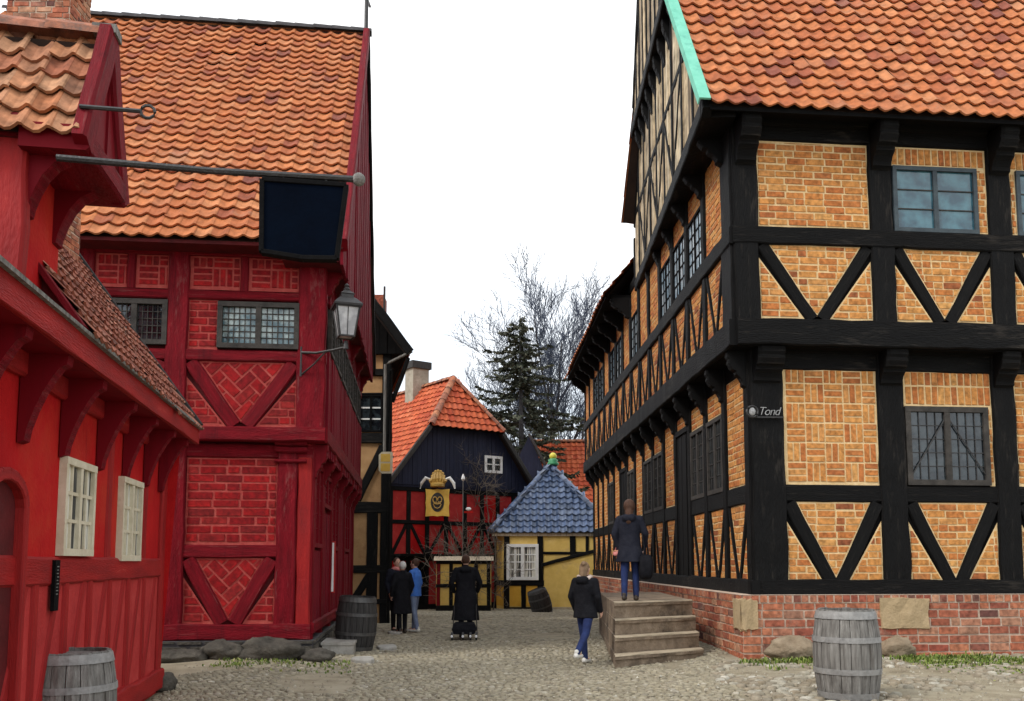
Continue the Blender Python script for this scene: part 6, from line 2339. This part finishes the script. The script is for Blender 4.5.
def cart(x, y):
    z = gz(x, y)+.015
    t = thing('wheeled_cart', 'low black wheeled cart with pale wheel hubs behind the person in the long coat', 'cart', (x, y, z))
    P = lambda a, b, c: V((x+a, y+b, z+c))
    m = MB()
    m.loft([[P(-.22, -.17, .12), P(.22, -.17, .12), P(.22, .17, .12), P(-.22, .17, .12)], [P(-.26, -.19, .22), P(.26, -.19, .22), P(.26, .19, .22), P(-.26, .19, .22)], [P(-.23, -.16, .33), P(.23, -.16, .33), P(.20, .16, .36), P(-.20, .16, .36)]])
    m.build('basket', M['coat_black'], t)
    f = MB()
    for s in (-1, 1):
        f.tube([P(s*.27, -.2, .12), P(s*.28, .2, .12)], .014, 6)
        f.tube([P(s*.26, .2, .12), P(s*.24, .26, .60), P(s*.23, .54, .97)], .012, 6)
    f.tube([P(-.23, .54, .97), P(.23, .54, .97)], .016, 6)
    f.build('frame', M['iron'], t)
    for sx in (-.25, -.02, .14, .26):
        sy = -.20
        w = MB()
        c = P(sx, sy, .085)
        w.loft([[c+V((o, cos(a)*r, sin(a)*r)) for a in [2*pi*k/16 for k in range(16)]] for o, r in ((-.022, .06), (-.02, .083), (.02, .083), (.022, .06))])
        wo = w.build('wheel', M['iron'], t)
        h = MB(); h.ball(c+V((0, -.088, 0)), (.026, .012, .030), 10, 6); h.build('hub', M['white_paint'], wo)


people()
# ------------------------------------------------------------------ light and air
def world():
    w = bpy.data.worlds.new('World')
    S.world = w
    w.use_nodes = True
    nt = w.node_tree
    N, L = nt.nodes, nt.links
    bg = N['Background']
    sky = N.new('ShaderNodeTexSky')
    sky.sky_type = 'NISHITA'
    sky.sun_disc = False
    sky.sun_elevation = SUN_EL
    sky.sun_rotation = SUN_ROT
    mx = N.new('ShaderNodeMixRGB')
    mx.inputs[0].default_value = .88
    L.new(sky.outputs[0], mx.inputs[1])
    tc = N.new('ShaderNodeTexCoord')
    ns = N.new('ShaderNodeTexNoise')
    ns.inputs['Scale'].default_value = 1.6
    ns.inputs['Detail'].default_value = 4
    L.new(tc.outputs['Generated'], ns.inputs['Vector'])
    r = ramp(N, [(.35, (8.6, 9.2, 9.9)), (.65, (10.4, 10.4, 10.3))])
    L.new(ns.outputs['Fac'], r.inputs[0])
    sx = N.new('ShaderNodeSeparateXYZ')
    L.new(tc.outputs['Generated'], sx.inputs[0])
    mr = N.new('ShaderNodeMapRange')
    mr.inputs[1].default_value = .10
    mr.inputs[2].default_value = .42
    mr.inputs[3].default_value = .75
    mr.inputs[4].default_value = 0
    L.new(sx.outputs['Z'], mr.inputs[0])
    n2 = N.new('ShaderNodeTexNoise')
    n2.inputs['Scale'].default_value = 4.5
    n2.inputs['Detail'].default_value = 5
    L.new(tc.outputs['Generated'], n2.inputs['Vector'])
    r2 = ramp(N, [(.40, (.1, .1, .1)), (.62, (1, 1, 1))])
    L.new(n2.outputs['Fac'], r2.inputs[0])
    mu = N.new('ShaderNodeMath')
    mu.operation = 'MULTIPLY'
    L.new(mr.outputs[0], mu.inputs[0])
    L.new(r2.outputs[0], mu.inputs[1])
    low = N.new('ShaderNodeMixRGB')                # thin blue between the low clouds
    L.new(mu.outputs[0], low.inputs[0])
    L.new(r.outputs[0], low.inputs[1])
    low.inputs[2].default_value = (3.9, 5.0, 6.2, 1)
    L.new(low.outputs[0], mx.inputs[2])
    L.new(mx.outputs[0], bg.inputs['Color'])
    bg.inputs['Strength'].default_value = .11


SUN_EL, SUN_AZ = radians(43), radians(234)        # azimuth clockwise from the street's far end
SUN_ROT = SUN_AZ
world()
sl = bpy.data.lights.new('sun', 'SUN')
sl.energy = 1.5
sl.angle = radians(14)
sl.color = (1.0, .96, .90)
so = bpy.data.objects.new('sun', sl)
COL.objects.link(so)
d = V((sin(SUN_AZ)*cos(SUN_EL), cos(SUN_AZ)*cos(SUN_EL), sin(SUN_EL)))
so.rotation_euler = d.to_track_quat('Z', 'Y').to_euler()
so.location = d*80
vs = S.view_settings
vs.view_transform = 'Standard'
vs.look = 'None'
vs.exposure = 0.66
vs.gamma = 1
S.cycles.max_bounces = 6
S.cycles.use_denoising = True
